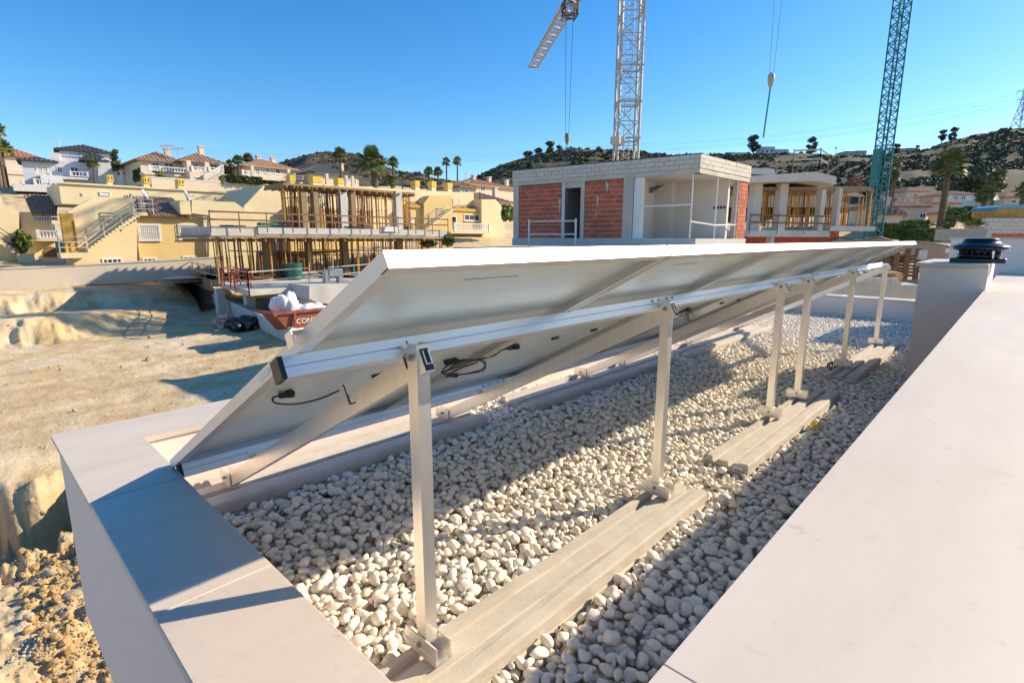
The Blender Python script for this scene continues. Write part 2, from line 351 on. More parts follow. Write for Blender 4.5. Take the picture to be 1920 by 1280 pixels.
# panels
PW=0.888; PLEN=1.60
which=['nearest solar panel, leftmost of the row, showing its grey back','second solar panel from the left end of the tilted row','third solar panel from the left end of the tilted row','fourth solar panel from the left, above the middle posts','fifth solar panel from the left of the tilted row','farthest solar panel, at the right end of the tilted row']
U=Vector((0,-ct,st_)); N=Vector((0,st_,ct))
for i in range(6):
    x0=(0.45+PW*i+.004)*S; x1=(0.45+PW*(i+1)-.004)*S; top=Vector((0,YT*S,ZT*S)); L=PLEN*S; f=FT*S
    r=thing('solar_panel',((x0+x1)/2,(YT+PLEN*ct*.5)*S,(ZT-PLEN*st_*.5)*S),which[i],'solar panel','tilted solar panels on the roof')
    def fr(name,poly_pts): pass
    def slabp(xa,xb,s0,s1,n0,n1,mm=None):   # s measured down the slope from the top edge, n below front plane
        m=mm or MB(); V=[]
        for n_ in(n1,n0):
            for (xx,ss) in((xa,s0),(xb,s0),(xb,s1),(xa,s1)): V.append(top+Vector((xx,0,0))-U*ss-N*n_)
        m.add(V,[(0,1,2,3),(7,6,5,4),(0,4,5,1),(1,5,6,2),(2,6,7,3),(3,7,4,0)]); return m
    t=.0022; fl=.030
    m=slabp(x0,x1,0,t,0,f); slabp(x0,x1,t,.026,f-t,f,m); m.build('frame_top','panel_frame',r)
    m=slabp(x0,x1,L-t,L,0,f); slabp(x0,x1,L-.026,L-t,f-t,f,m); m.build('frame_bottom','panel_frame',r)
    m=slabp(x0,x0+t,t,L-t,0,f); slabp(x0+t,x0+fl,.0262,L-.0262,f-t,f,m); m.build('frame_side','panel_frame',r)
    m=slabp(x1-t,x1,t,L-t,0,f); slabp(x1-fl,x1-t,.0262,L-.0262,f-t,f,m); m.build('frame_side','panel_frame',r)
    slabp(x0+t+.0002,x1-t-.0002,t+.0002,L-t-.0002,.0035,.007).build('back_sheet','panel_back',r)
    slabp(x0+t+.0002,x1-t-.0002,t+.0002,L-t-.0002,.0006,.0032).build('glass_face','panel_face',r)
    # three little junction boxes across the middle of the back
    for fx_ in(.17,.5,.83):
        xc=x0+(x1-x0)*fx_; slabp(xc-.022,xc+.022,L*.52,L*.52+.016,.0072,.0172).build('junction_box','black_plastic',r)
    if i==0:
        slabp(x0-.0012,x0-.0002,L*.33,L*.33+.075,.010,.024).build('side_sticker','sticker',r)
    slabp(x0+.28,x0+.46,.12*S,.12*S+.0028,.0072,.0078).build('printed_line','plank_tone',r)  # thin darker line across the sheet near its top edge
# end clamp at the left edge of the row
m=MB(); ye=float(onx(562,618,.45*S)[1])/S; e0=Vector((0.45*S,ye*S,onplane(ye,0)*S))
m.box(e0.x-.034,e0.x-.002,e0.y-.022,e0.y+.022,e0.z-.055,e0.z-.05); 
clamp=thing('end_clamp',e0,'small aluminium end clamp gripping the left edge of the nearest panel','clamp')
m=MB(); 
def pl(xa,xb,s0,s1,n0,n1):
    V=[]
    for n_ in(n1,n0):
        for (xx,ss) in((xa,s0),(xb,s0),(xb,s1),(xa,s1)): V.append(Vector((xx,YT*S,ZT*S))-U*ss-N*n_)
    m.add(V,[(0,1,2,3),(7,6,5,4),(0,4,5,1),(1,5,6,2),(2,6,7,3),(3,7,4,0)])
s0=(ye-YT)/ct*S
pl(e0.x-.020,e0.x-.0175,s0,s0+.035,-.004,.030); pl(e0.x-.0175,e0.x+.010,s0,s0+.035,-.0045,-.0015); m.build('clamp_body','aluminium',clamp)
m=MB(); c=e0+Vector((-.008,0,0))-U*.018+N*.004; m.tube([c-N*.001,c+N*.009],.007,6); m.build('bolt','bolt_steel',clamp)

# ============================================================ cables clipped to the panel backs
def onback(px,py,off=0.012):
    d=ray(px,py); p0=np.array([0,YT*S,ZT*S])-np.array(N)*(off+.008); n=np.array(N)
    t=((p0-CAMPOS)@n)/(d@n); return CAMPOS+t*d
def smooth_path(pts,k=6):
    P=[Vector([float(c) for c in p]) for p in pts]; out=[]
    for i in range(len(P)-1):
        a=P[max(i-1,0)];b=P[i];c=P[i+1];d=P[min(i+2,len(P)-1)]
        for j in range(k):
            t=j/k; out.append(.5*((2*b)+(c-a)*t+(2*a-5*b+4*c-d)*t*t+(3*b-a-3*c+d)*t**3))
    return out+[P[-1]]
def cable(label,paths,conns=(),r=.0032):
    base=onback(*paths[0][0][:2]); root=thing('cable',base,label,'cable')
    for pts in paths:
        m=MB(); m.smooth=True; m.tube(smooth_path([onback(*p) for p in pts]),r,6); m.build('wire','black_plastic',root)
    for a,b in conns:
        A=Vector(onback(*a));B=Vector(onback(*b)); m=MB(); m.bar(A,B,.015,.015); m.bar(A+(B-A)*.55,B,.019,.019); m.build('connector','black_plastic',root)
    return root
cable('black cable with a connector hanging behind the nearest panel, left of the first post',
   [[(527,741),(514,744,.02),(511,750,.03),(520,756,.035),(555,757,.03),(600,747,.03),(637,731,.02)]],[((524,742),(550,737))])
cable('coiled black cable with two connectors right of the first post',
   [[(845,679),(870,674,.02),(900,675,.03),(911,682,.03),(905,695,.03),(870,701,.03),(838,702,.03),(828,697,.02),(840,685,.03),(868,676,.03),(900,673,.03),(925,667,.02),(942,656,.02),(960,651)],
    [(829,697,.025),(850,690,.03),(880,678,.03),(903,676,.04),(907,690,.04),(880,699,.04),(845,705,.03),(829,708,.02)],
    [(832,700,.03),(852,684,.04),(885,673,.04),(893,679,.04),(862,690,.04),(836,706,.04)]],[((835,681),(858,676)),((953,653),(972,649)),((842,702,.03),(855,704,.03))])
cable('small black cable coil behind the panels just left of the second post',
   [[(1172,622),(1180,617,.02),(1198,612,.03),(1206,616,.03),(1202,624,.03),(1186,630,.03),(1174,626,.03),(1178,619,.03),(1196,608,.03),(1205,611,.03),(1207,620,.02)],
    [(1174,624,.03),(1190,627,.04),(1204,620,.04),(1207,615,.03)]])
cable('knotted black cable ends hanging right of the second post',
   [[(1284,582),(1290,583,.03),(1292,590,.04),(1288,600,.04)],[(1290,583,.02),(1285,590,.03),(1284,600,.03)],[(1291,584,.02),(1299,588,.03),(1300,594,.03)],[(1289,590,.03),(1293,602,.03),(1298,614,.02)]],[((1283,582),(1294,580))])
cable('long black cable clipped along the panel backs towards the middle posts',
   [[(1335,598),(1360,588,.02),(1392,577,.02),(1420,567,.02),(1440,559,.03),(1458,545,.03)],[(1392,577,.02),(1393,583,.02)],[(1437,559,.02),(1441,563,.02)],[(1402,580),(1410,582,.02),(1418,575,.01)],[(1456,527),(1458,537,.03),(1459,546,.03)]])
cable('black cable running behind the posts at the far panels',
   [[(1477,550),(1487,547,.02),(1491,543,.02),(1503,538,.02),(1513,534,.02),(1509,518)],[(1537,541),(1550,536,.02),(1570,530,.02),(1595,524,.02),(1620,513,.02),(1656,497)]],[((1543,538),(1556,535))])
def clip(pts,label):
    x=PX[0]*S-.0135*S-.002
    root=thing('cable_clip',onx(*pts[0],x),label,'clip','wire clips on the nearest strut'); m=MB(); m.smooth=True
    m.tube(smooth_path([onx(a,b,x) for a,b in pts],4),.0022,6); m.build('wire','black_plastic',root)
clip([(643,724),(644,722),(647,730),(654,752),(657,757),(666,754)],'bent black wire clip halfway down the nearest strut')
clip([(748,655),(747,651),(750,650),(754,660),(762,687),(766,691),(773,689),(774,682),(768,660),(763,642),(762,640)],'bent black wire clip at the top of the nearest strut')

# ============================================================ white roof pebbles: dropped one after another onto the deck
def ico(sub):
    bm=bmesh.new(); bmesh.ops.create_icosphere(bm,subdivisions=sub,radius=1.0); 
    v=np.array([p.co[:] for p in bm.verts]); f=np.array([[q.index for q in p.verts] for p in bm.faces]); bm.free(); return v,f
V1,F1=ico(2); V2,F2=ico(3); V0,F0=ico(1)
def lump(V,seed):
    r=np.random.default_rng(seed); out=V.copy()
    for _ in range(5):
        d=r.normal(size=3); d/=np.linalg.norm(d); k=V@d; out=out*(1+r.uniform(-.18,.20)*np.exp(-((k-1)/r.uniform(.25,.8))**2))[:,None]
    for _ in range(4):      # worn flats
        d=r.normal(size=3); d/=np.linalg.norm(d); h=r.uniform(.55,.85); k=out@d; out=out-np.outer(np.maximum(k-h,0)*.75,d)
    return out
gx0,gx1,gy0,gy1=(XI-.012)*S,(XE+.02)*S,(WY-.02)*S,(YI+.012)*S
cell=.006; nx=int((gx1-gx0)/cell)+1; ny=int((gy1-gy0)/cell)+1; HM=np.full((nx,ny),-.17*S)
Zlev=GZ*S
# beams and foot of the shaft fill their place
def block(x0,x1,y0,y1,z): HM[max(int((x0*S-gx0)/cell),0):int((x1*S-gx0)/cell)+1, max(int((y0*S-gy0)/cell),0):int((y1*S-gy0)/cell)+1]=z
block(-1,30,-1,30,Zlev-.055)
# a slightly uneven lower layer
ii=np.arange(nx)[:,None]*cell; jj=np.arange(ny)[None,:]*cell
HM+=.010*np.sin(ii*2.1+1.3*np.sin(jj*2.7))*np.cos(jj*3.3+.7)
BL=[(0.50,2.06,.83,1.02),(2.44,4.15,.80,1.0),(4.62,6.62,.80,1.0),(.5,2.08,2.17,2.49),(2.44,4.35,2.12,2.42),(4.62,6.75,2.09,2.38),(XB,XB+1.0,-.1,BY)]
for b in BL: block(*b,1.0)
pp=[];NP=56000
cand=RNG.random((NP,3,2))
size=RNG.gamma(9,1/9.,NP)*.0187; el=RNG.uniform(.5,.9,NP); fl=RNG.uniform(.45,.8,NP); yawp=RNG.uniform(0,6.283,NP); tilt=RNG.normal(0,.33,(NP,2)); shp=RNG.integers(0,16,NP)
size=np.clip(size,.0085,.0305)
for i in range(NP):
    a=size[i]; c_=a*el[i]*.9; best=None; n=max(int(a*.85/cell),1)
    for k in range(3):
        # more of them where the camera is near: none are visible far behind the low panel edge
        x=gx0+(gx1-gx0)*cand[i,k,0]; y=gy0+(gy1-gy0)*cand[i,k,1]
        ci=int((x-gx0)/cell); cj=int((y-gy0)/cell)
        w=HM[max(ci-n,0):ci+n+1,max(cj-n,0):cj+n+1]
        if w.size==0: continue
        mx=float(w.max()); mean=float(w.mean())
        if mx>.5: continue
        z=mean*.55+mx*.45
        if best is None or z<best[0]: best=(z,x,y,ci,cj)
    if best is None: continue
    z,x,y,ci,cj=best; hgt=a*fl[i]
    zc=z+hgt*.78
    if zc>Zlev+.016: continue
    pp.append((x,y,zc,a,a*el[i],hgt,yawp[i],tilt[i,0],tilt[i,1],shp[i]))
    i0,i1=max(ci-n,0),min(ci+n+1,nx); j0,j1=max(cj-n,0),min(cj+n+1,ny)
    di=(np.arange(i0,i1)-ci)*cell/a; dj=(np.arange(j0,j1)-cj)*cell/(a*el[i]); q=1-(di[:,None]**2+dj[None,:]**2)*.9
    top=np.where(q>0,zc+hgt*np.sqrt(np.maximum(q,0)),-9); HM[i0:i1,j0:j1]=np.maximum(HM[i0:i1,j0:j1],top)
pp=np.array(pp)
print('pebbles',len(pp))
def rotm(yw,a,b):
    cy,sy=math.cos(yw),math.sin(yw); ca,sa=math.cos(a),math.sin(a); cb,sb=math.cos(b),math.sin(b)
    return np.array([[cy,-sy,0],[sy,cy,0],[0,0,1]])@np.array([[1,0,0],[0,ca,-sa],[0,sa,ca]])@np.array([[cb,0,sb],[0,1,0],[-sb,0,cb]])
dist=np.linalg.norm(pp[:,:3]-CAMPOS,axis=1)
# visibility: in frame, and on top
rel=pp[:,:3]-CAMPOS; dz=rel@FWD; sxp=960+FPX*(rel@RIGHT)/dz; syp=640-FPX*(rel@UP)/dz
vis=(sxp>0)&(sxp<1920)&(syp<1280)&(dz>0)
# hidden under the high wall's edge line or below other pebbles
edge=(sxp-1220)/(1895-1220)*(485-1270)+1270; vis&=(syp<edge-6)
coped=(syp-1275)-(sxp-725)*1.0; vis&=(coped<-12)
topz=HM[np.clip(((pp[:,0]-gx0)/cell).astype(int),0,nx-1),np.clip(((pp[:,1]-gy0)/cell).astype(int),0,ny-1)]
ontop=(pp[:,2]+pp[:,5])>topz-.004
score=np.where(vis&ontop,pp[:,3]/dist,0)
order=np.argsort(-score); single=set(order[:300].tolist())
LV1=[lump(V1,s) for s in range(16)]; LV0=[lump(V0,s) for s in range(16)]
PM=[]
for s in range(16):
    me=bpy.data.meshes.new('pebble'); me.from_pydata(lump(V2,s).tolist(),[],F2.tolist()); me.polygons.foreach_set('use_smooth',[True]*len(F2)); me.materials.append(MATS['pebble_single']); PM.append(me)
allv=[];allf=[];tint=[];off=0
for i,p in enumerate(pp):
    if i in single:
        o=inst('pebble',PM[int(p[9])],p[:3],None,(p[3],p[4],p[5]))
        o.rotation_euler=Matrix(rotm(p[6],p[7],p[8]).tolist()).to_euler(); tag(o,'smooth white pebble in the roof gravel near the camera','pebble','white roof pebbles'); continue
    vv,ff=(LV1,F1) if (dist[i]<4.6 and score[i]>0) else (LV0,F0)
    v=(vv[int(p[9])]*p[3:6])@rotm(p[6],p[7],p[8]).T+p[:3]
    allv.append(v); allf.append(ff+off); off+=len(v)
    g=RNG.uniform(.80,1.08)*(.78 if RNG.random()<.05 else 1); w=RNG.uniform(-.035,.045); tint.append(np.tile([g+w,g,g-w*1.6,1.0],(len(v),1)))
av=np.concatenate(allv); af=np.concatenate(allf)
me=bpy.data.meshes.new('gravel'); me.vertices.add(len(av)); me.vertices.foreach_set('co',av.ravel())
me.loops.add(af.size); me.loops.foreach_set('vertex_index',af.ravel().astype(np.int32))
me.polygons.add(len(af)); me.polygons.foreach_set('loop_start',np.arange(0,af.size,3,dtype=np.int32)); me.polygons.foreach_set('loop_total',np.full(len(af),3,np.int32))
me.polygons.foreach_set('use_smooth',np.ones(len(af),bool)); me.update()
ca=me.color_attributes.new('tint','FLOAT_COLOR','POINT'); ca.data.foreach_set('color',np.concatenate(tint).ravel())
me.materials.append(MATS['pebble']); gravel=bpy.data.objects.new('gravel',me); COL.objects.link(gravel)
tag(gravel,'bed of smooth white pebbles covering the flat roof','gravel',kind='stuff')
print('gravel tris',len(af))

# roof drain grate and a yellow scrap
dp=onz(1562,692,GZ*S); dr=thing('roof_drain',(dp[0],dp[1],GZ*S),'black plastic roof drain grate among the pebbles beside the far ballast beam','drain')
m=MB(); m.smooth=True; m.lathe((dp[0],dp[1],GZ*S),[(.062,0),(.062,.01),(.045,.012)],20); m.build('flange','black_plastic',dr)
m=MB(); m.lathe((dp[0],dp[1],GZ*S+.052),[(.05,0),(.045,.012),(.03,.018)],20); m.build('cap','black_plastic',dr)
for k in range(14):
    a=k*2*math.pi/14; m=MB(); m.bar((dp[0]+.052*math.cos(a),dp[1]+.052*math.sin(a),GZ*S+.005),(dp[0]+.048*math.cos(a),dp[1]+.048*math.sin(a),GZ*S+.055),.007,.007); m.build('slat','black_plastic',dr)
yp=onz(1527,800,GZ*S+.02); m=MB(); rg=random.Random(3); g=6; vs=[];fs=[]
for i in range(g):
    for j in range(g): vs.append((yp[0]+(i-2.5)*.02+rg.uniform(-.006,.006),yp[1]+(j-2.5)*.013+rg.uniform(-.006,.006),yp[2]+.012+rg.uniform(-.012,.012)))
for i in range(g-1):
    for j in range(g-1): fs.append((i*g+j,(i+1)*g+j,(i+1)*g+j+1,i*g+j+1))
m.add(vs,fs); o=m.build('rag','yellow_scrap'); tag(o,'crumpled yellow scrap lying on the pebbles near the middle beam','scrap')
md=o.modifiers.new('thick','SOLIDIFY'); md.thickness=.003

# ============================================================ ground
def vnoise(x,y,seed=0):
    r=np.random.default_rng(seed); G=r.random((256,256)); xi=np.floor(x).astype(int); yi=np.floor(y).astype(int); fx=x-xi; fy=y-yi
    fx=fx*fx*(3-2*fx); fy=fy*fy*(3-2*fy); a=G[xi%256,yi%256]; b=G[(xi+1)%256,yi%256]; c=G[xi%256,(yi+1)%256]; d=G[(xi+1)%256,(yi+1)%256]
    return (a*(1-fx)+b*fx)*(1-fy)+(c*(1-fx)+d*fx)*fy-.5
def fbm(x,y,seed=0,o=4):
    t=0; a=1.
    for k in range(o): t=t+a*vnoise(x*2**k,y*2**k,seed+k); a*=.5
    return t
TAIL=[(130,12),(250,17),(1200,20)]
COLS={-100:[(3,-4.4),(8,-4.3),(9.2,-4.4),(9.7,-5.5),(11.5,-5.75),(11.9,-4.1),(13,-3.9),(20,-3.9),(25.4,-3.9),(25.8,-3.5),(26.4,-2.65),(30.2,-2.95),(30.9,-2.0),(34.2,-1.95),(35.6,-1.9),(36.4,-.9),(45,0),(55,3),(65,5.6),(75,7.6),(90,9.3)]+TAIL,
 55:[(3,-4.4),(8,-4.3),(9.2,-4.4),(9.7,-5.5),(11.5,-5.75),(11.9,-4.1),(13,-3.9),(20,-3.9),(25.6,-3.9),(26.1,-3.7),(26.7,-2.7),(30.3,-3.0),(31.0,-2.05),(34.2,-1.95),(35.6,-1.9),(36.4,-.9),(45,0),(55,3),(65,5.6),(75,7.6),(90,9.3)]+TAIL,
 112:[(3,-4.4),(8,-4.3),(9.5,-4.1),(11.5,-4.0),(12.1,-3.9),(13,-3.9),(20,-3.9),(25.6,-3.9),(26.1,-3.5),(26.7,-2.7),(30.3,-3.0),(31.0,-2.05),(34.2,-1.95),(35.6,-1.9),(36.4,-.9),(45,0),(55,3),(65,5.6),(75,7.6),(90,9.3)]+TAIL,
 200:[(3,-4.4),(9,-4.3),(10,-4.3),(11,-4.1),(12.4,-3.9),(20,-3.9),(25.8,-3.9),(26.8,-3.55),(27.5,-2.85),(30.6,-3.1),(31.3,-2.1),(34.4,-2.0),(35.6,-1.9),(36.4,-.9),(45,0),(55,3),(65,5.6),(75,7.6),(90,9.3)]+TAIL,
 330:[(3,-4.4),(12,-3.9),(25.5,-3.85),(28.5,-3.7),(30.0,-3.1),(32.5,-2.9),(33.6,-2.3),(35.4,-2.1),(36.0,-1.9),(36.8,-.9),(45,0),(55,3),(65,5.6),(75,7.2),(90,9)]+TAIL,
 440:[(3,-4.4),(12,-3.9),(25,-3.7),(44,-3.2),(45.5,-.9),(50,.2),(60,3),(75,6.8),(90,8.5)]+TAIL,
 700:[(3,-4.4),(12,-3.8),(25,-3.3),(44,-3.0),(46,-.9),(50,.3),(60,2.6),(75,6.0),(90,7.5)]+TAIL,
 900:[(3,-4.5),(20,-3.4),(44,-2.8),(50,0),(60,1.2),(80,4),(100,6)]+TAIL,
 1200:[(3,-4.5),(20,-3.4),(60,-1.5),(100,3),(200,12),(400,18),(1200,20)],
 1560:[(3,-4.5),(12,-3.0),(26,-2.4),(40,-1.6),(52,-.2),(60,.8),(80,3.2),(110,6),(200,14),(400,18),(1200,20)],
 1760:[(3,-4.5),(12,-3.0),(26,-2.2),(40,-1.0),(52,.2),(60,1.2),(80,4.0),(110,7.5),(200,15),(400,18),(1200,20)],
 2100:[(3,-4.5),(12,-3.0),(26,-2.0),(40,-.6),(52,.6),(60,1.8),(80,5),(110,9),(200,16),(400,18),(1200,20)]}
CK=np.array(sorted(COLS)); CP=[np.array(COLS[k],float) for k in CK]
def terr(X,Y):
    X=np.asarray(X,float);Y=np.asarray(Y,float); d=X*FH[0]+Y*FH[1]; lat=X*RH[0]+Y*RH[1]; dd=np.maximum(d,3.0); px=np.clip(960+1000*lat/dd,CK[0],CK[-1]); wl=np.clip((560-px)/180,0,1); dd=np.maximum(dd*(1-wl)+wl*Y/1.297,3.0)
    ev=np.stack([np.interp(dd,c[:,0],c[:,1]) for c in CP]); i=np.clip(np.searchsorted(CK,px)-1,0,len(CK)-2); t=(px-CK[i])/(CK[i+1]-CK[i])
    k=np.arange(X.size).reshape(X.shape); E=ev.reshape(len(CK),-1); return (E[i.ravel(),k.ravel()]*(1-t.ravel())+E[i.ravel()+1,k.ravel()]*t.ravel()).reshape(X.shape)
def tz(x,y): return float(terr(np.array([x]),np.array([y]))[0])
def gheight(GX,GY):
    RR=np.hypot(GX,GY); WX=GX+.9*fbm(GX*.35,GY*.35,3)+.35*fbm(GX*1.3,GY*1.3,4); WY_=GY+.9*fbm(GX*.35,GY*.35,9)+.35*fbm(GX*1.3,GY*1.3,5)+.2*fbm(GX*2.4,GY*1.1,6,3)*np.clip(RR/14-.8,0,1)
    Z=terr(WX,WY_); slope=np.abs(terr(WX*1.012,WY_*1.012)-Z)/(.012*RR); near=np.clip(1-(RR-12)/3,0,1); steep=np.clip(slope-.22,0,1)*np.clip(1.4-RR/50,0,1)
    rid=lambda k,sd:.5-np.abs(fbm(GX*k,GY*k,sd,3))
    return Z+fbm(GX*.16+GY*.03,GY*1.5,51,3)*.10*np.clip(RR/12-1,0,1)*np.clip(2-RR/30,0,1)+fbm(GX*.9,GY*.9,21)*(.06+.22*near)+fbm(GX*3.3,GY*3.3,25,4)*(.03+.13*near+.6*steep)+rid(2.2,41)*(.10*near+.30*steep)+fbm(GX*9,GY*9,27,2)*.05*near+fbm(GX*.06,GY*.06,31)*np.clip(RR/60-1,0,1)*2
rr=np.concatenate([np.arange(2.5,4.5,.2),np.arange(4.5,13.5,.065),np.arange(13.5,28,.2),np.arange(28,56,.16),np.geomspace(56,1400,50)])
ph=np.concatenate([np.linspace(-math.pi,-.95,22)[:-1],np.linspace(-.95,.2,60)[:-1],np.linspace(.2,.86,280)[:-1],np.linspace(.86,math.pi,24)])+YAW
RR,PH=np.meshgrid(rr,ph,indexing='ij'); GX=RR*np.cos(PH); GY=RR*np.sin(PH)
GZZ=gheight(GX,GY)
ni,nj=GX.shape; idx=np.arange(ni*nj).reshape(ni,nj); Q=np.stack([idx[:-1,:-1],idx[1:,:-1],idx[1:,1:],idx[:-1,1:]],-1).reshape(-1,4)
me=bpy.data.meshes.new('ground'); me.from_pydata(np.stack([GX,GY,GZZ],-1).reshape(-1,3).tolist(),[],Q.tolist()); me.polygons.foreach_set('use_smooth',[True]*len(Q)); me.update()
dirt=mat('dirt',(0.54,0.37,0.17),0.95,var=0.16,scale=.8,bump=.7,bscale=9.0,bdist=.06,col2=(0.68,0.525,0.32),blot=(.22,(0.66,0.54,0.38),0.52))
me.materials.append(dirt); ground=bpy.data.objects.new('ground',me); COL.objects.link(ground); tag(ground,kind='structure')
def gp(px,d):     # point on the ground at photo column px and forward depth d
    p=atd(px,446,d); return np.array([p[0],p[1],float(gheight(np.array([p[0]]),np.array([p[1]]))[0])])
# ------------------------------------------------------------ stones and clods of the near soil heap
mat('soil_stone',(0.42,0.33,0.22),0.9,var=.2,scale=6,bump=.6,bscale=30,rand=.18,col2=(.55,.46,.35))
mat('clod',(0.50,0.325,0.14),0.95,var=.2,scale=5,bump=.6,bscale=30,attr='tint')
ROCK=[]
for s in range(6):
    v=lump(lump(V1,40+s),70+s); me=bpy.data.meshes.new('stone'); me.from_pydata(v.tolist(),[],F1.tolist()); me.materials.append(MATS['soil_stone']); ROCK.append(me)
big=[(133,1118,38,'largest pale stone on the yellow soil heap beside the white wall'),(92,1078,26,'pointed pale stone halfway up the yellow soil heap'),(52,1158,26,'flat stone low on the soil heap near the gravel strip'),(30,1102,20,'rounded stone near the left end of the soil heap'),(80,962,17,'small pale stone near the top of the soil heap'),
 (122,1008,20,'brown stone against the white wall on the heap'),(42,1082,18,'cream stone beside the pointed one on the heap'),(118,1150,22,'dark brown stone below the largest stone'),(16,1122,22,'half buried stone at the left edge of the heap'),(95,1132,18,'tan stone left of the largest stone'),(280,675,15,'lone pale rock lying on the dirt floor of the pit'),(60,940,14,'reddish stone on the crest of the soil heap')]
def hit(px,py):
    d=np.arange(4,60,.06); r_=ray(px,py); P=CAMPOS+np.outer(d/float(r_@FH),r_); g=gheight(P[:,0],P[:,1]); k=int(np.argmax(P[:,2]<g+.01)); return P[k],float(d[k])
for k,(px,py,w,lab) in enumerate(big):
    p,d=hit(px,py); s=w*d/FPX*.55; o=inst('stone',ROCK[k%6],p+np.array([0,0,s*.2]),(k*1.3,k*.7,k*2.1),(s,s*.8,s*.65)); tag(o,lab,'stone','stones on the bare soil')
def lumps(name,pts,sizes,mt,label,cat,V=V0,F=F0,tintr=(.75,1.15)):
    av=[];af=[];tt=[];off=0; sh=[lump(V,200+s) for s in range(10)]
    for i,(p,s) in enumerate(zip(pts,sizes)):
        v=(sh[i%10]*np.array([s,s*RNG.uniform(.7,1),s*RNG.uniform(.6,.9)]))@rotm(*RNG.uniform(0,6,3)).T+p
        av.append(v);af.append(F+off);off+=len(v); g=RNG.uniform(*tintr); tt.append(np.tile([g,g,g,1.],(len(v),1)))
    me=bpy.data.meshes.new(name); me.from_pydata(np.concatenate(av).tolist(),[],np.concatenate(af).tolist()); me.update()
    ca=me.color_attributes.new('tint','FLOAT_COLOR','POINT'); ca.data.foreach_set('color',np.concatenate(tt).ravel()); me.materials.append(MATS[mt])
    o=bpy.data.objects.new(name,me); COL.objects.link(o); tag(o,label,cat,kind='stuff'); return o
def scatter(n,p0,p1,d0,d1):
    px=RNG.uniform(p0,p1,n); d=RNG.uniform(d0,d1,n); X=FH[0]*d+RH[0]*(px-960)/FPX*d; Y=FH[1]*d+RH[1]*(px-960)/FPX*d; return np.stack([X,Y,gheight(X,Y)],-1)
P_=scatter(9000,-70,240,4.5,10.2); s_=np.minimum(.010*RNG.pareto(2.0,9000)+.009,.085); P2_=scatter(1500,-60,520,12,36); s2_=np.minimum(.014*RNG.pareto(2.6,1500)+.010,.10)
pts=np.concatenate([P_,P2_]); sz=np.concatenate([s_,s2_]); pts[:,2]+=sz*.25
lumps('rubble',pts,sz,'clod','loose clods and gravel scattered over the bare yellow soil','rubble',V0,F0)
mat('gravel_white',(0.55,0.51,0.45),1.0,spec=.1,var=.1,attr='tint')
pts=[];sz=[]
a=np.array(hit(168,1150)[0]); b=np.array(hit(40,1232)[0])
for i in range(520):
    t=RNG.random()**1.3; p=a+(b-a)*t+np.append(RNG.normal(0,.06+.09*t,2),0); p[2]=float(gheight(np.array([p[0]]),np.array([p[1]]))[0])+.012; pts.append(p); sz.append(RNG.uniform(.008,.022))
lumps('spilled_gravel',pts,sz,'gravel_white','thin strip of spilled white gravel on the soil beside the wall','gravel')

# ------------------------------------------------------------ facade helper: a vertical plane measured in the photograph
class Fac:
    def __init__(s,pl,dl,pr,dr,raw=False):
        if max(pl,pr)<=960 and not raw:      # houses on the left stand square to our roof
            k=lambda q:FH[1]+RH[1]*(q-960)/FPX
            Yc=(dl+dr)/2*k((pl+pr)/2); dl,dr=Yc/k(pl),Yc/k(pr)
        a=atd(pl,446,dl); b=atd(pr,446,dr); s.A=np.array([a[0],a[1],0.]); u=np.array([b[0]-a[0],b[1]-a[1],0.]); s.len=np.linalg.norm(u); s.u=u/s.len
        v=np.array([-s.u[1],s.u[0],0.]); 
        if v@(s.A-CAMPOS*[1,1,0])<0: v=-v
        s.v=v; s.M=Matrix(((s.u[0],v[0],0,s.A[0]),(s.u[1],v[1],0,s.A[1]),(0,0,1,0),(0,0,0,1)))
    def uw(s,px,py,v=0.):
        d=ray(px,py); p0=s.A+s.v*v; t=((p0-CAMPOS)@s.v)/(d@s.v); p=CAMPOS+d*t; return float((p-s.A)@s.u),float(p[2])
    def mb(s): return MB(s.M)
    def pt(s,u,v,w): return s.A+s.u*u+s.v*v+np.array([0,0,w])
    def rect(s,px0,py0,px1,py1,v0,v1,m=None,vp=None):
        vp=v0 if vp is None else vp; pm=(px0+px1)/2; u0=s.uw(px0,py0,vp)[0]; u1=s.uw(px1,py1,vp)[0]; w1=s.uw(pm,py0,vp)[1]; w0=s.uw(pm,py1,vp)[1]; m=m or s.mb(); return m.box(min(u0,u1),max(u0,u1),v0,v1,min(w0,w1),max(w0,w1))
    def poly(s,pts,v0,v1,m=None):
        m=m or s.mb(); P=[s.uw(a,b,v0) for a,b in pts]; n=len(P)
        return m.add([(u,v0,w) for u,w in P]+[(u,v1,w) for u,w in P],[tuple(range(n)),tuple(range(2*n-1,n-1,-1))]+[(i,n+i,n+(i+1)%n,(i+1)%n) for i in range(n)])
    def base(s,px,py,v=0): u,w=s.uw(px,py,v); return s.pt(u,v,w)
for n,c,kw in [('yellow_wall',(.66,.48,.20),{}),('cream_wall',(.73,.59,.35),{}),('orange_band',(.62,.36,.07),{}),('white_paint',(.74,.73,.71),{}),('villa_white',(.66,.64,.62),{}),('villa_cream',(.66,.55,.41),{}),('villa_blue',(.60,.60,.63),{}),  # the bluish one carries the shade on the white villa's front
   ('chimney_yellow',(.72,.47,.07),{}),('wall_beige',(.55,.47,.38),{'blot':(.8,(.40,.34,.27),.60)})]:
    mat(n,c,.9,var=.06,scale=.8,bump=.15,bscale=25,**kw)
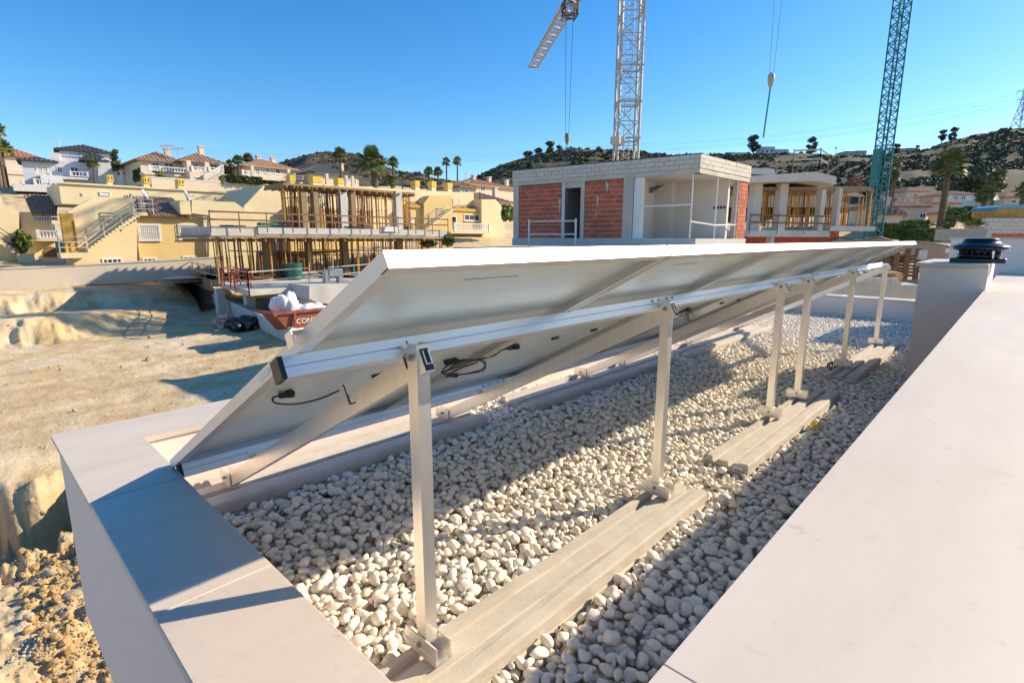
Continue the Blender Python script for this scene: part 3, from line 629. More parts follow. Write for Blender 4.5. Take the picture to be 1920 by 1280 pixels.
mat('tile_brown',(.24,.14,.085),.85,var=.35,scale=3,col2=(.38,.25,.17)); mat('tile_red',(.40,.15,.08),.85,var=.25,scale=3); mat('tile_terracotta',(.44,.25,.155),.85,var=.25,scale=3); mat('tile_dark',(.045,.045,.05),.7,var=.3,scale=3); mat('tile_green',(.10,.115,.10),.7,var=.25,scale=3)
mat('glass_dark',(.02,.025,.03),.08,var=.3,spec=.6); mat('shutter',(.60,.55,.47),.7,var=.06); mat('door_brown',(.20,.13,.08),.7,var=.2); mat('iron',(.05,.045,.04),.6,var=.2); mat('railing_cream',(.55,.50,.42),.6,var=.1)
def win(f,root,px0,py0,px1,py1,v=0.,fm='white_paint',pm='glass_dark',fw=.09,mull=1,grille=False,sill=True):
    pm_=(px0+px1)/2; u0=f.uw(px0,py0,v)[0]; u1=f.uw(px1,py1,v)[0]; w1=f.uw(pm_,py0,v)[1]; w0=f.uw(pm_,py1,v)[1]; m=f.mb(); a,b=v-.06,v-.002
    m.box(u0,u0+fw,a,b,w0,w1); m.box(u1-fw,u1,a,b,w0,w1); m.box(u0+fw,u1-fw,a,b,w1-fw,w1); m.box(u0+fw,u1-fw,a,b,w0,w0+fw)
    for k in range(mull): c=u0+(u1-u0)*(k+1)/(mull+1); m.box(c-.03,c+.03,a+.01,b,w0+fw,w1-fw)
    w=m.build('window',fm,root); m=f.mb(); m.box(u0+fw,u1-fw,v-.02,v-.003,w0+fw,w1-fw); m.build('pane',pm,w)
    if sill: m=f.mb(); m.box(u0-.06,u1+.06,v-.14,v-.062,w0-.07,w0-.004); m.build('sill',fm,w)
    if grille:
        m=f.mb(); n=max(int((u1-u0)/.12),3)
        for k in range(n+1): c=u0+(u1-u0)*k/n; m.box(c-.011,c+.011,v-.12,v-.10,w0,w1)
        for t in(0.08,.5,.92): m.box(u0,u1,v-.10,v-.085,w0+(w1-w0)*t-.012,w0+(w1-w0)*t+.012)
        m.build('grille','white_paint',w)
    return w
def balu(f,root,px0,py0,px1,py1,v,mt='white_paint',step=.22,name='balustrade'):
    pm_=(px0+px1)/2; u0=f.uw(px0,py0,v)[0]; u1=f.uw(px1,py1,v)[0]; w1=f.uw(pm_,py0,v)[1]; w0=f.uw(pm_,py1,v)[1]; balu_uw(f,root,u0,u1,w0,w1,v,mt,step,name)
def balu_uw(f,root,u0,u1,w0,w1,v,mt='white_paint',step=.22,name='balustrade',along=None):
    m=f.mb(); m.box(u0,u1,v-.07,v+.07,w1-.09,w1); m.box(u0,u1,v-.07,v+.07,w0,w0+.08); n=max(int((u1-u0)/step),1)
    for k in range(n): 
        c=u0+(u1-u0)*(k+.5)/n; m.box(c-.045,c+.045,v-.045,v+.045,w0+.08,w0+(w1-w0)*.45); m.box(c-.028,c+.028,v-.028,v+.028,w0+(w1-w0)*.45,w1-.09)
    for c in(u0,u1): m.box(c-.10,c+.10,v-.10,v+.10,w0-.01,w1+.06)
    return m.build(name,mt,root)
def tiles(root,e0,e1,t0,t1,n,mt,name='tile_roof',thick=.10,amp=.06):
    e0,e1,t0,t1=[Vector([float(c) for c in p]) for p in(e0,e1,t0,t1)]; nn=(e1-e0).cross(t0-e0).normalized()
    if nn.z<0: nn=-nn
    k=n*4; vs=[];fs=[]
    for i in range(k+1):
        a=i/k; off=nn*(amp*max(0,math.sin(2*math.pi*(i%4)/4)) if i%4 in(1,) else (amp*.72 if i%4 in(0,2) else 0))
        p=e0.lerp(e1,a); q=t0.lerp(t1,a); vs+=[p+off,q+off,p-nn*thick,q-nn*thick]
    for i in range(k): o=i*4; fs+=[(o,o+4,o+5,o+1),(o+2,o+3,o+7,o+6),(o,o+2,o+6,o+4),(o+1,o+5,o+7,o+3)]
    fs+=[(0,1,3,2),(k*4,k*4+2,k*4+3,k*4+1)]
    m=MB(); m.add(vs,fs); return m.build(name,mt,root)
def hip(f,root,u0,u1,v0,v1,w,h,mt,oh=.45,name='roof',ridge=None):
    u0-=oh;u1+=oh;v0-=oh;v1+=oh; D=v1-v0; L=u1-u0; r=min(D,L)/2; m=f.mb()
    if L>=D: R=[(u0+r,(v0+v1)/2),(u1-r,(v0+v1)/2)]
    else: R=[((u0+u1)/2,v0+r),((u0+u1)/2,v1-r)]
    C=[(u0,v0),(u1,v0),(u1,v1),(u0,v1)]; t=.16
    h*=.78; vs=[(a,b,w) for a,b in C]+[(a,b,w+t) for a,b in C]+[(a,b,w+t+h) for a,b in R]
    if L>=D: fs=[(4,5,9,8),(5,6,9),(6,7,8,9),(7,4,8)]
    else: fs=[(4,5,8),(5,6,9,8),(6,7,9),(7,4,8,9)]
    m.add(vs,fs+[(3,2,1,0),(0,1,5,4),(1,2,6,5),(2,3,7,6),(3,0,4,7)]); ro=m.build(name,mt,root)
    # tile courses on the slopes that face us: raised ribs running up the slope
    m=f.mb(); n=max(int(L/.45),2)
    for i in range(n+1):
        a=u0+L*i/n; k=min(a-u0,u1-a,r)/r
        if k>.03: m.bar((a,v0+.02,w+t+.02),(a,v0+r*k,w+t+h*k+.02),.16,.09)
    n=max(int(D/.45),2)
    for i in range(n+1):
        b=v0+D*i/n; k=min(b-v0,v1-b,r)/r
        if k>.03:
            for (c0,sg) in((u0,1),(u1,-1)): m.bar((c0+sg*.02,b,w+t+.02),(c0+sg*r*k,b,w+t+h*k+.02),.16,.09)
    m.build('roof_tiles',mt,ro,kind='stuff'); return ro
def chimney(f,root,u,v,w,h,s=.55,mt='villa_cream'):
    m=f.mb(); m.box(u-s/2,u+s/2,v-s/2,v+s/2,w,w+h); c=m.build('chimney',mt,root); m=f.mb(); m.box(u-s*.65,u+s*.65,v-s*.65,v+s*.65,w+h,w+h+.12); m.build('cap',mt,c); return c
def rails(f_or_none,root,pts,h,mt,name='railing',nr=3,post=1.0,r=.025):
    m=MB(); P=[Vector([float(c) for c in p]) for p in pts]; Z=Vector((0,0,1))
    for a,b in zip(P[:-1],P[1:]):
        for k in range(nr): m.bar(a+Z*h*(k+1)/nr,b+Z*h*(k+1)/nr,2*r,2*r)
        n=max(int((b-a).length/post),1)
        for k in range(n+1): p=a.lerp(b,k/n); m.bar(p,p+Z*(h+r),2*r,2*r)
    return m.build(name,mt,root)

# ============================================================ retaining wall and the yellow houses on the left
f=Fac(-80,35.0,395,35.2)
r=thing('retaining_wall',f.base(150,530),'long beige retaining wall at the back of the excavated pit','wall')
f.poly([(-90,506),(0,505),(130,499),(330,488),(420,482),(420,520),(330,524),(130,536),(0,548),(-90,560)],0,.35).build('wall_panel','wall_beige',r)
m=f.mb(); f.poly([(-90,503),(0,502),(130,496.5),(330,486),(420,480.5),(420,482.3),(330,488.3),(130,499.3),(0,505.3),(-90,506.3)],-.05,.40,m); m.build('wall_cap','wall_beige',r)

f=Fac(252,40.0,392,40.0)
h=thing('yellow_house',f.base(250,496),'yellow house with brown tiled roof and outside stairs behind the retaining wall','house')
f.rect(252,405,392,516,0,8).build('wall','yellow_wall',h)
f.rect(249,401.5,362,408,-.28,-.02).build('eave_band','orange_band',h)
u0,w0=f.uw(247,403,-.45);u1,_=f.uw(360,403,-.45); ut0,wt=f.uw(232,367,3.0); ut1,_=f.uw(322,367,3.0)
tiles(h,f.pt(u0,-.45,w0+.03),f.pt(u1,-.45,w0+.03),f.pt(ut0,3.0,wt),f.pt(ut1,3.0,wt),17,'tile_brown')
f.poly([(127,396),(174,371),(247,370),(257,400),(257,516),(127,516)],-.55,-.03).build('stair_wall','cream_wall',h)
f.rect(113,400,147.5,474,-1.1,-.57).build('entrance_wall','orange_band',h)
f.rect(139,413,146,470,-1.16,-1.105).build('door','door_brown',h)
f.rect(113,474,166,484,-1.9,-.56).build('landing','cream_wall',h)
# stair flight: treads one by one plus a stringer
u0,w0=f.uw(162,470,-1.2);u1,w1=f.uw(257,401,-1.2); n=15
for k in range(n):
    a=u0+(u1-u0)*k/n; b=u0+(u1-u0)*(k+1)/n; z=w0+(w1-w0)*(k+1)/n; m=f.mb(); m.box(a,b+.03,-1.6,-.56,z-.24,z); m.build('stair_step','cream_wall',h)
rails(f,h,[f.pt(u0,-1.55,w0),f.pt(u1,-1.55,w1),f.pt(u1+.9,-1.55,w1)],1.0,'railing_cream',post=1.2)
a0,wl=f.uw(113,474,-1.85); a1,_=f.uw(166,474,-1.85); rails(f,h,[f.pt(a0,-1.85,wl),f.pt(a1,-1.85,wl)],1.0,'railing_cream',post=.9)
f.rect(249,398,277,404,-1.6,-.3).build('upper_landing','cream_wall',h)
b0,wb=f.uw(250,398,-1.5); b1,_=f.uw(276,398,-1.5); rails(f,h,[f.pt(b0,-1.5,wb),f.pt(b1,-1.5,wb),f.pt(b1,-.3,wb)],1.05,'railing_cream',nr=5,post=.6)
f.poly([(360,400),(360,374),(385,377),(440,379),(476,404),(480,424),(480,512),(392.2,512),(392.2,404)],-.5,-.03).build('side_wall','cream_wall',h)
f.rect(336,376,359,402,-.6,2.5).build('roof_parapet','cream_wall',h); f.rect(370,371,381,401,2.55,2.65).build('terrace_door','white_paint',h)
w=win(h and f,h,257,420,302,450,0,pm='shutter',mull=0,grille=True); w=win(f,h,332,420,372,448,0,pm='shutter',mull=0,grille=True)
f.rect(337,437,367,446,-.024,-.021,vp=-.02).build('lower_pane','glass_dark',w)
win(f,h,191,484,230,496,-.55,pm='glass_dark',mull=3,sill=False); win(f,h,267,483,294,493,0,pm='glass_dark',mull=2,sill=False); win(f,h,342,480,371,489,0,pm='glass_dark',mull=2,sill=False)
def dish(f,px,py,v,rad,label,yaw=.6):
    u,w=f.uw(px,py,v); c=Vector(f.pt(u,v,w)); r=thing('satellite_dish',c-Vector((0,0,rad)),label,'satellite dish')
    d=Vector((1,-.5,.5)).normalized(); a=d.orthogonal().normalized(); b=d.cross(a); m=MB(); m.smooth=True; vs=[c-d*.0]; fs=[]; n=20
    for k in range(1,5):
        rr_=rad*k/4; vs+=[c+d*(.28*rad*(k/4)**2)+a*rr_*math.cos(j*2*math.pi/n)+b*rr_*math.sin(j*2*math.pi/n) for j in range(n)]
    for j in range(n): fs.append((0,1+j,1+(j+1)%n))
    for k in range(3):
        for j in range(n): fs.append((1+k*n+j,1+(k+1)*n+j,1+(k+1)*n+(j+1)%n,1+k*n+(j+1)%n))
    m.add(vs,fs); o=m.build('reflector','villa_white',r); md=o.modifiers.new('t','SOLIDIFY'); md.thickness=.03
    m=MB(); m.bar(c,c-Vector((0,0,rad*1.25)),.07); m.bar(c,c+d*rad*.9,.03); m.build('mast','iron',r)
dish(f,351,372,.8,.62,'large cream satellite dish on the roof of the yellow house')
dish(f,270,365,1.0,.38,'smaller satellite dish behind the upper stair landing')
def back_wall(f,px0,px1,py0,py1,v,label,chs,loc):
    r=thing('yellow_house',loc,label,'house'); f.rect(px0,py0,px1,py1,v,v+6).build('wall','cream_wall',r)
    f.rect(px0-1,py0-2,px1+1,py0+1,v-.15,v-.02).build('coping','cream_wall',r)
    for (cx,cy0,cy1,wd) in chs:
        f.rect(cx-wd,cy0+(cy1-cy0)*.45,cx+wd,cy1+6,v+.3,v+1.1).build('chimney','cream_wall',r)
        c=f.rect(cx-wd,cy0,cx+wd,cy0+(cy1-cy0)*.52,v+.25,v+1.15).build('chimney_pot','chimney_yellow',r)
        m=f.mb()
        for k in(-.45,.45): f.rect(cx+wd*k-1.1,cy0+3.0,cx+wd*k+1.1,cy0+(cy1-cy0)*.36,v+.235,v+.249,m,vp=v+.25)
        m.build('slot','ink',c)
    return r
bw=back_wall(f,111,423,352,388,6.5,'cream upper terrace wall with yellow chimneys behind the tiled roof',[(207,328,352,6.5),(276,332,356,7),(340,336,358,6.5)],f.base(270,390,6.5))
for a,b,c,d in((152,362,157,367),(186,360,207,367),(245,362,250,367),(404,370,409,375)): win(f,bw,a,b,c,d,6.5,pm='villa_blue',mull=0,sill=False,fw=.04)
# left tiled house with the balcony
f=Fac(40,41.5,112,41.0)
h=thing('yellow_house',f.base(80,495),'small cream house with brown tiled roof and white balcony at the far left','house')
f.rect(36,398,112,512,0,5).build('wall','cream_wall',h)
a,wa=f.uw(60,402,-.4);b,_=f.uw(106,403,-.4);c,wc=f.uw(44,365,3.);d,_=f.uw(109,368,3.); tiles(h,f.pt(a,-.4,wa),f.pt(b,-.4,wa),f.pt(c,3.,wc),f.pt(d,3.,wc),9,'tile_brown')
f.rect(60,401,108,405,-.3,-.05).build('eave_band','orange_band',h)
f.rect(68,447,113,452,-1.3,-.03).build('balcony_slab','cream_wall',h); balu(f,h,70,432,112,447,-1.25,step=.2)
m=f.mb(); 
for k in range(9): f.rect(64+k*5,407,66.5+k*5,413,-1.2,-1.15,m)
m.build('awning_stripe','tile_green',h); f.rect(63,406.5,108,412.6,-1.14,-1.05).build('awning','white_paint',h)
win(f,h,94,420,106,446,0,mull=1,sill=False); f.poly([(82,470),(86,464),(94,461),(102,464),(106,470),(106,482),(82,482)],-.06,-.005).build('arched_niche','door_brown',h)
f=Fac(-60,37.6,36,38.2)
h=thing('yellow_house',f.base(0,505),'cream house wall with a sloping outside stair at the left picture edge','house')
f.poly([(-70,372),(2,368),(6,383),(36,396),(36,506),(-70,506)],0,6).build('wall','cream_wall',h)
f.rect(33,476,69,506,-1.2,-.02).build('planter_block','cream_wall',h)
u0,w0=f.uw(27,470,-.9);u1,w1=f.uw(-40,425,-.9)
for k in range(9):
    a=u0+(u1-u0)*k/9;b=u0+(u1-u0)*(k+1)/9;z=w0+(w1-w0)*(k+1)/9; m=f.mb(); m.box(min(a,b),max(a,b)+.03,-1.0,-.02,z-.3,z); m.build('stair_step','cream_wall',h)
rails(f,h,[f.pt(u0,-.95,w0),f.pt(u1,-.95,w1)],1.0,'iron',post=1.1)

# ------------------------------------------------------------ yellow house behind the left shell
f=Fac(480,50,800,50)
h=thing('yellow_house',f.base(650,470),'long yellow house seen through the props of the left concrete shell','house')
f.poly([(458,386),(494,348),(700,350),(700,470),(458,470)],0,8).build('wall','cream_wall',h)
f.rect(540,392,700,470,-.7,-.02).build('front_wall','yellow_wall',h)
a,wa=f.uw(505,388,-.5);b,_=f.uw(552,388,-.5);c,wc=f.uw(520,365,2.);d,_=f.uw(575,360,2.)
for (px0,py0,px1,py1) in((552,402,580,440),(612,405,634,436),(660,402,684,438)): win(f,h,px0,py0,px1,py1,-.7,mull=1)
for cx,cy0,cy1,wd in((549,329,350,5),(596,331,353,9),(639,334,354,5),(614,336,352,5)):
    f.rect(cx-wd,cy0+10,cx+wd,cy1+5,.5,1.2).build('chimney','cream_wall',h); 
    if cx!=614: f.rect(cx-wd-.6,cy0,cx+wd+.6,cy0+11,.45,1.25).build('chimney_pot','chimney_yellow',h)
f.rect(604,360,597.5,371,-.05,-.01).build('vent','white_paint',h)
u0,w0=f.uw(580,415,-1.3);u1,w1=f.uw(612,380,-1.3)
for k in range(10):
    a=u0+(u1-u0)*k/10;b=u0+(u1-u0)*(k+1)/10;z=w0+(w1-w0)*(k+1)/10; m=f.mb(); m.box(a,b+.02,-1.6,-.72,z-.25,z); m.build('stair_step','cream_wall',h)
rails(f,h,[f.pt(u0,-1.55,w0),f.pt(u1,-1.55,w1)],1.,'railing_cream')
balu(f,h,576,361,600,371,-.3,step=.25)
h=thing('yellow_house',f.base(830,455),'yellow house with white balcony balustrade left of the brick building','house')
f.poly([(700.3,352),(888,362),(888,400),(888,470),(700.3,470)],.05,8).build('wall','cream_wall',h)
f.rect(762,385,800,470,-.8,.03).build('front_wall','yellow_wall',h); f.rect(842,392,905,470,-.9,.03).build('front_wall','yellow_wall',h)
f.rect(760,384,800,389,-1.0,-.82).build('eave_band','orange_band',h); f.rect(842,391,900,396,-1.05,-.92).build('eave_band','orange_band',h)
a,wa=f.uw(762,385,-1.);b,_=f.uw(796,385,-1.);c,wc=f.uw(772,370,1.5);d,_=f.uw(804,370,1.5); tiles(h,f.pt(a,-1.,wa),f.pt(b,-1.,wa),f.pt(c,1.5,wc),f.pt(d,1.5,wc),7,'tile_brown')
a,wa=f.uw(852,392,-1.);b,_=f.uw(895,392,-1.);c,wc=f.uw(860,376,1.5);d,_=f.uw(886,378,1.5); tiles(h,f.pt(a,-1.,wa),f.pt(b,-1.,wa),f.pt(c,1.5,wc),f.pt(d,1.5,wc),8,'tile_brown')
f.poly([(795,381),(806,367),(848,367),(848,470),(795,470)],-1.2,-.05).build('stair_wall','yellow_wall',h)
f.poly([(903,374),(929,374),(946,392),(946,470),(903,470)],-1.4,4).build('side_wall','cream_wall',h)
f.rect(845,434,918,438,-2.2,-.92).build('balcony_slab','cream_wall',h); balu(f,h,852,419,917,434,-2.15,step=.24)
u0,w0=f.uw(803,424,-1.8);u1,w1=f.uw(846,392,-1.8)
for k in range(12):
    a=u0+(u1-u0)*k/12;b=u0+(u1-u0)*(k+1)/12;z=w0+(w1-w0)*(k+1)/12; m=f.mb(); m.box(a,b+.02,-2.1,-1.22,z-.25,z); m.build('stair_step','cream_wall',h)
rails(f,h,[f.pt(u0,-2.05,w0),f.pt(u1,-2.05,w1),f.pt(u1+.9,-2.05,w1)],1.,'railing_cream',nr=4)
win(f,h,870,402,898,414,-.9,mull=2); win(f,h,846,405,856,432,-.9,mull=0,sill=False); win(f,h,765,410,774,416,-.8,mull=1)
for cx,cy0,cy1,wd in((783,339,358,4),(814,340,360,4),(844,343,363,4)):
    f.rect(cx-wd,cy0+9,cx+wd,cy1+6,.8,1.5).build('chimney','cream_wall',h); f.rect(cx-wd-.6,cy0,cx+wd+.6,cy0+10,.75,1.55).build('chimney_pot','chimney_yellow',h)
# brown cloth shelter left of the shell
f=Fac(484,47,532,47); r=thing('cloth_shelter',f.base(508,411),'dark brown cloth shelter hung beside the left concrete shell','shelter')
f.poly([(486,386),(529,384),(531,411),(484,411)],-.9,1.2).build('cloth','door_brown',r)

# ============================================================ villas on the slope above
def villa_house(f,name_label,px0,px1,pyr,pye,pyf,pyb,roofm,wallm,depth=8,balus=(),wins=(),chs=(),lower=True,colz=(),sill=False):
    h=thing('villa',f.base((px0+px1)/2,pyb),name_label,'house')
    u0,we=f.uw(px0,pye);u1,_=f.uw(px1,pye); _,wb=f.uw(px0,pyb); wr=f.uw((px0+px1)/2,pyr,depth/2)[1]
    m=f.mb(); m.box(u0,u1,0,depth,wb,we); m.build('wall',wallm,h); hip(f,h,u0,u1,0,depth,we+.002,max(wr-we,.6),roofm)
    if pyf: 
        wf=f.uw(px0,pyf,-1.6)[1]; m=f.mb(); m.box(u0-.2,u1+.2,-1.7,-.002,wf-.25,wf); m.build('terrace_slab',wallm,h)
        m=f.mb(); m.box(u0,u1,-1.55,-.004,wb,wf-.252); m.build('lower_wall',wallm,h)
    for (a,b) in balus: balu(f,h,a,pyf-11*40/ (40) if 0 else pyf-9,b,pyf,-1.6,step=.3)
    for (a,b,c,d) in wins: win(f,h,a,b,c,d,0,mull=1,sill=False,fw=.12)
    for a in colz: 
        ua,_=f.uw(a,pye,-1.5); wf=f.uw(px0,pyf,-1.6)[1]; m=f.mb(); m.box(ua-.2,ua+.2,-1.7,-1.3,wf,we); m.build('porch_column',wallm,h)
    if colz: m=f.mb(); m.box(u0-.1,u1+.1,-1.8,-.003,we-.004,we-.003+.0); 
    for (a,b) in chs: 
        ua,wa=f.uw(a,b+12,depth*.4); chimney(f,h,ua,depth*.4,wa-1.2,1.2+f.uw(a,b,depth*.4)[1]-wa,.6,wallm)
    return h
# white villa: the shade on its front is put into a bluish wall colour
f=Fac(30,70,228,77,True)
h=thing('villa',f.base(130,358),'white villa with black tiled roofs and front steps on the slope','house')
f.rect(40,302,195,360,0,8).build('wall','villa_blue',h); f.poly([(184,300),(198,296),(228,306),(229,360),(184,360)],-1.6,8).build('side_wing','villa_white',h)
f.poly([(111,283),(205,283),(205,303),(111,303)],3,9).build('upper_floor','villa_blue',h)
u0,w=f.uw(111,282,3);u1,_=f.uw(205,282,3); hip(f,h,u0,u1,3,9,w,1.5,'tile_dark',oh=.6)
u0,w=f.uw(40,302,0);u1,_=f.uw(100,302,0); hip(f,h,u0,u1,0,5,w+.01,.8,'tile_dark',oh=.5)
u0,w=f.uw(158,302,-1.2);u1,_=f.uw(196,302,-1.2); hip(f,h,u0,u1,-1.2,4,w+.05,1.5,'tile_dark',oh=.5)
f.poly([(94,286),(112,287),(112,302),(94,301)],2.0,2.9).build('roof_parapet','villa_white',h)
balu(f,h,112,291,154,300,1.2,step=.3); win(f,h,126,284,146,293,3,sill=False,pm='villa_blue')
for a in((67,310,92,331),(106,312,118,324),(131,313,149,330),(187,314,195,330)): win(f,h,*a,0,sill=False,mull=1,pm='shutter' if a[0]<70 else 'glass_dark')
f.rect(24,347,135,360,-4.5,-.03).build('terrace','villa_white',h); balu(f,h,24,336,44,347,-4.4,step=.3); balu(f,h,64,336,96,347,-4.4,step=.3)
f.rect(66,331,165,335,-1.6,-.03).build('porch_slab','villa_white',h); balu(f,h,68,322,96,331,-1.5,step=.3); balu(f,h,132,322,165,331,-1.5,step=.3)
u0,w0=f.uw(122,347,-3.4);u1,w1=f.uw(134,331,-1.7)
for k in range(8): 
    v=-3.6+1.9*k/8; z=w0+(w1-w0)*(k+1)/8; m=f.mb(); uc=u0-1.2; m.box(uc-1.1,uc+1.1,v,v+.27,w0-.1,z); m.build('front_step','villa_white',h)
f.rect(208,316,214,322,-1.75,-1.605,vp=-1.6).build('air_conditioner','white_paint',h); f.rect(188,334,197,352,-1.66,-1.604,vp=-1.6).build('side_door','white_paint',h)
f.rect(109.5,261,116,285,3.2,3.9).build('chimney','villa_white',h); f.rect(147,264,152,272,5.5,6.2).build('chimney','villa_white',h)
villa_house(Fac(-60,84,80,80),'villa with red tiled roof at the far left edge',-60,66,266,287,318,352,'tile_red','villa_cream',9,balus=((-20,60),),wins=((26,290,36,300),(48,292,60,312)))
# low outbuilding beside the white villa
f=Fac(228,74,262,74); h=thing('garden_house',f.base(245,345),'low white outbuilding with dark windows between the two large villas','house'); f.rect(228,318,263,350,0,5).build('wall','villa_white',h)
a,w=f.uw(226,318,0);b,_=f.uw(262,318,0); hip(f,h,a,b,0,5,w,.7,'tile_terracotta'); win(f,h,230,321,248,330,0,sill=False); win(f,h,250,323,258,330,0,sill=False)
f=Fac(262,70,420,73)
h=villa_house(f,'cream villa with two brown hipped roofs and curved white balustrade',262,345,287,301,322,345,'tile_brown','villa_cream',9,balus=((280,352),),wins=((283,304,300,318),(306,305,327,319),(335,306,348,321)),chs=((314,280),))
u0,w=f.uw(345,303,-1.5);u1,_=f.uw(417,303,-1.5); m=f.mb(); _,wb=f.uw(380,345,0); m.box(u0,u1,-1.4,7,wb,w); m.build('wall','villa_cream',h); hip(f,h,u0,u1,-1.4,7,w,1.7,'tile_brown',oh=.6); chimney(f,h,f.uw(377,285,2)[0],2,w+.6,1.9,.6,'villa_cream')
m=f.mb(); wf=f.uw(360,322,-3)[1]; m.box(u0,u1,-3.1,-1.41,wb,wf); m.build('porch','villa_cream',h); balu(f,h,360,313,385,322,-3.05,step=.3); balu(f,h,392,314,411,322,-3.05,step=.3)
for a in(354,388,415): ua=f.uw(a,310,-2.9)[0]; m=f.mb(); m.box(ua-.25,ua+.25,-3.0,-2.6,wf,w); m.build('porch_column','villa_cream',h)
for q in((360,306,372,319),(393,309,409,319)): win(f,h,*q,-1.4,sill=False)
win(f,h,366,331,375,341,-3.1,sill=False)
u0,w0=f.uw(383,344,-4);u1,w1=f.uw(418,323,-4)
for k in range(12): a=u0+(u1-u0)*k/12;b=u0+(u1-u0)*(k+1)/12;z=w0+(w1-w0)*(k+1)/12; m=f.mb(); m.box(a,b,-4.4,-3.2,z-.3,z); m.build('stair_step','villa_cream',h)
m=f.mb(); m.bar((u0,-4.3,w0+.9),(u1,-4.3,w1+.9),.12); 
for k in range(15): t=k/14; m.bar((u0+(u1-u0)*t,-4.3,w0+(w1-w0)*t),(u0+(u1-u0)*t,-4.3,w0+(w1-w0)*t+.9),.07)
m.build('stair_balustrade','white_paint',h)
f=Fac(262,66,420,66); r=thing('garden_wall',f.base(340,358),'long white garden wall below the cream villa','wall'); f.rect(284,340,490,362,0,.4).build('wall_panel','villa_cream',r); f.rect(283,338.6,491,340.2,-.05,.45).build('wall_cap','white_paint',r)
villa_house(Fac(458,80,562,78),'cream villa with low brown roof and long white balustrade in the middle distance',462,553,299,312,333,346,'tile_terracotta','villa_cream',9,balus=((455,568),),wins=((497,315,506,327),(515,316,526,328),(478,316,488,328)),chs=((485,294),(512,297)),colz=(472,540))
villa_house(Fac(575,84,680,84),'villa with grey-green hipped roof beside the tall palm',579,672,309,325,345,352,'tile_green','villa_cream',10,balus=((648,668),),wins=((590,329,600,338),(632,329,642,340)),chs=((640,308),),colz=(612,648,660))
villa_house(Fac(870,95,960,95),'house with pale red hipped roof left of the brick building',882,965,336,347,None,372,'tile_terracotta','villa_cream',10,chs=((888,330),(917,333),(950,338)),wins=((900,350,910,358),(925,350,935,358)))
villa_house(Fac(890,78,960,78),'house with dark brown roof just left of the brick building',898,958,362,378,None,402,'tile_brown','villa_cream',8,chs=((928,353),),wins=((905,383,913,392),(930,383,940,392)))
villa_house(Fac(856,84,900,84),'small house with brown roof above the yellow chimneys',862,893,344,351,None,370,'tile_brown','villa_cream',7,wins=((870,354,878,362),))

# ============================================================ concrete shell on the left, propped up
mat('concrete',(.50,.455,.39),.92,var=.12,scale=1.2,bump=.3,bscale=20,col2=(.60,.555,.48),blot=(1.6,(.42,.375,.31),.6))
mat('concrete_light',(.52,.50,.46),.9,var=.08,scale=1.5,bump=.2,bscale=25)
mat('formwork',(.27,.185,.10),.85,var=.25,scale=3,stretch=(1,1,6)); mat('prop_orange',(.64,.31,.05),.7,var=.3,scale=4,rand=.25); mat('prop_rust',(.20,.095,.05),.8,var=.3,scale=6,rand=.25); mat('steel_grey',(.45,.45,.46),.5,metal=.6,var=.1)
mat('plank_grey',(.42,.40,.37),.85,var=.2,scale=5); mat('red_paint',(.40,.06,.045),.6,var=.2); mat('teal_paint',(.05,.27,.28),.5,var=.2); mat('green_plastic',(.02,.13,.085),.5,var=.2); mat('rust_skip',(.27,.075,.04),.7,var=.3,scale=5,blot=(3,(.16,.06,.04),.58)); mat('bag_white',(.75,.74,.76),.6,var=.08,bump=.4,bscale=8); mat('pink_brick',(.55,.36,.29),.85,var=.15,rand=.15); mat('black_sheet',(.010,.011,.014),.35,var=.3,bump=.3,bscale=6)
f=Fac(395,36,740,36.0)
sh=thing('concrete_shell',f.base(560,560),'unfinished concrete shell on two propped decks behind the skip','building')
zs=-1.6; uL,_=f.uw(345,500,0); 
# ground slab: reaches towards us
P=[onz(346,511,zs),onz(467,545,zs),onz(800,519,zs)]; 
m=MB(); base=[(P[0][0],P[0][1]),(P[1][0],P[1][1]),(P[2][0],P[2][1])]+[tuple(f.pt(f.len+4,6.0,0)[:2]),tuple(f.pt(-1.5,6.0,0)[:2])]
n=len(base); m.add([(a,b,zs-.28) for a,b in base]+[(a,b,zs) for a,b in base],[tuple(range(n-1,-1,-1)),tuple(range(n,2*n))]+[(i,(i+1)%n,n+(i+1)%n,n+i) for i in range(n)]); m.build('ground_slab','concrete',sh)
p=onz(466,545,zs-.28); m=MB(); m.box(p[0]-.15,p[0]+.35,p[1]+.05,p[1]+.5,-3.7,zs-.281); m.build('column','concrete_light',sh)
m=MB(); q=onz(412,534,zs); m.bar((q[0]+.2,q[1]+.8,-3.6),(q[0]+.2,q[1]+.8,zs-.281),.45); m.build('column','concrete',sh)
m=MB(); q=onz(740,530,zs); m.box(p[0]+1.5,q[0],q[1]+3,q[1]+3.3,-3.6,zs-.281); m.build('basement_wall','concrete',sh)
_,wd=f.uw(560,443); _,wd1=f.uw(560,428)
m=f.mb(); f.rect(395,428,838,443,0,5.5,m); m.build('first_deck','concrete',sh); f.rect(392,443.3,842,446.5,-.5,5.8).build('deck_formwork','formwork',sh)
f.rect(484,428.5,800,440,-.06,-.005).build('deck_edge','concrete_light',sh)
_,w2=f.uw(640,354); w2u=f.uw(655,356,1.6)[1]; m=f.mb(); f.rect(532,352,778,356,1.6,4.6,m,vp=1.6); m.build('upper_formwork','formwork',sh)
cols=[(497,443,508,510),(567,360,572,428),(577,443,582,520),(640,360,648,428),(644,443,650,515),(744,358,751,428),(746,443,752,500),(590,360,594,428),(660,360,664,428)]
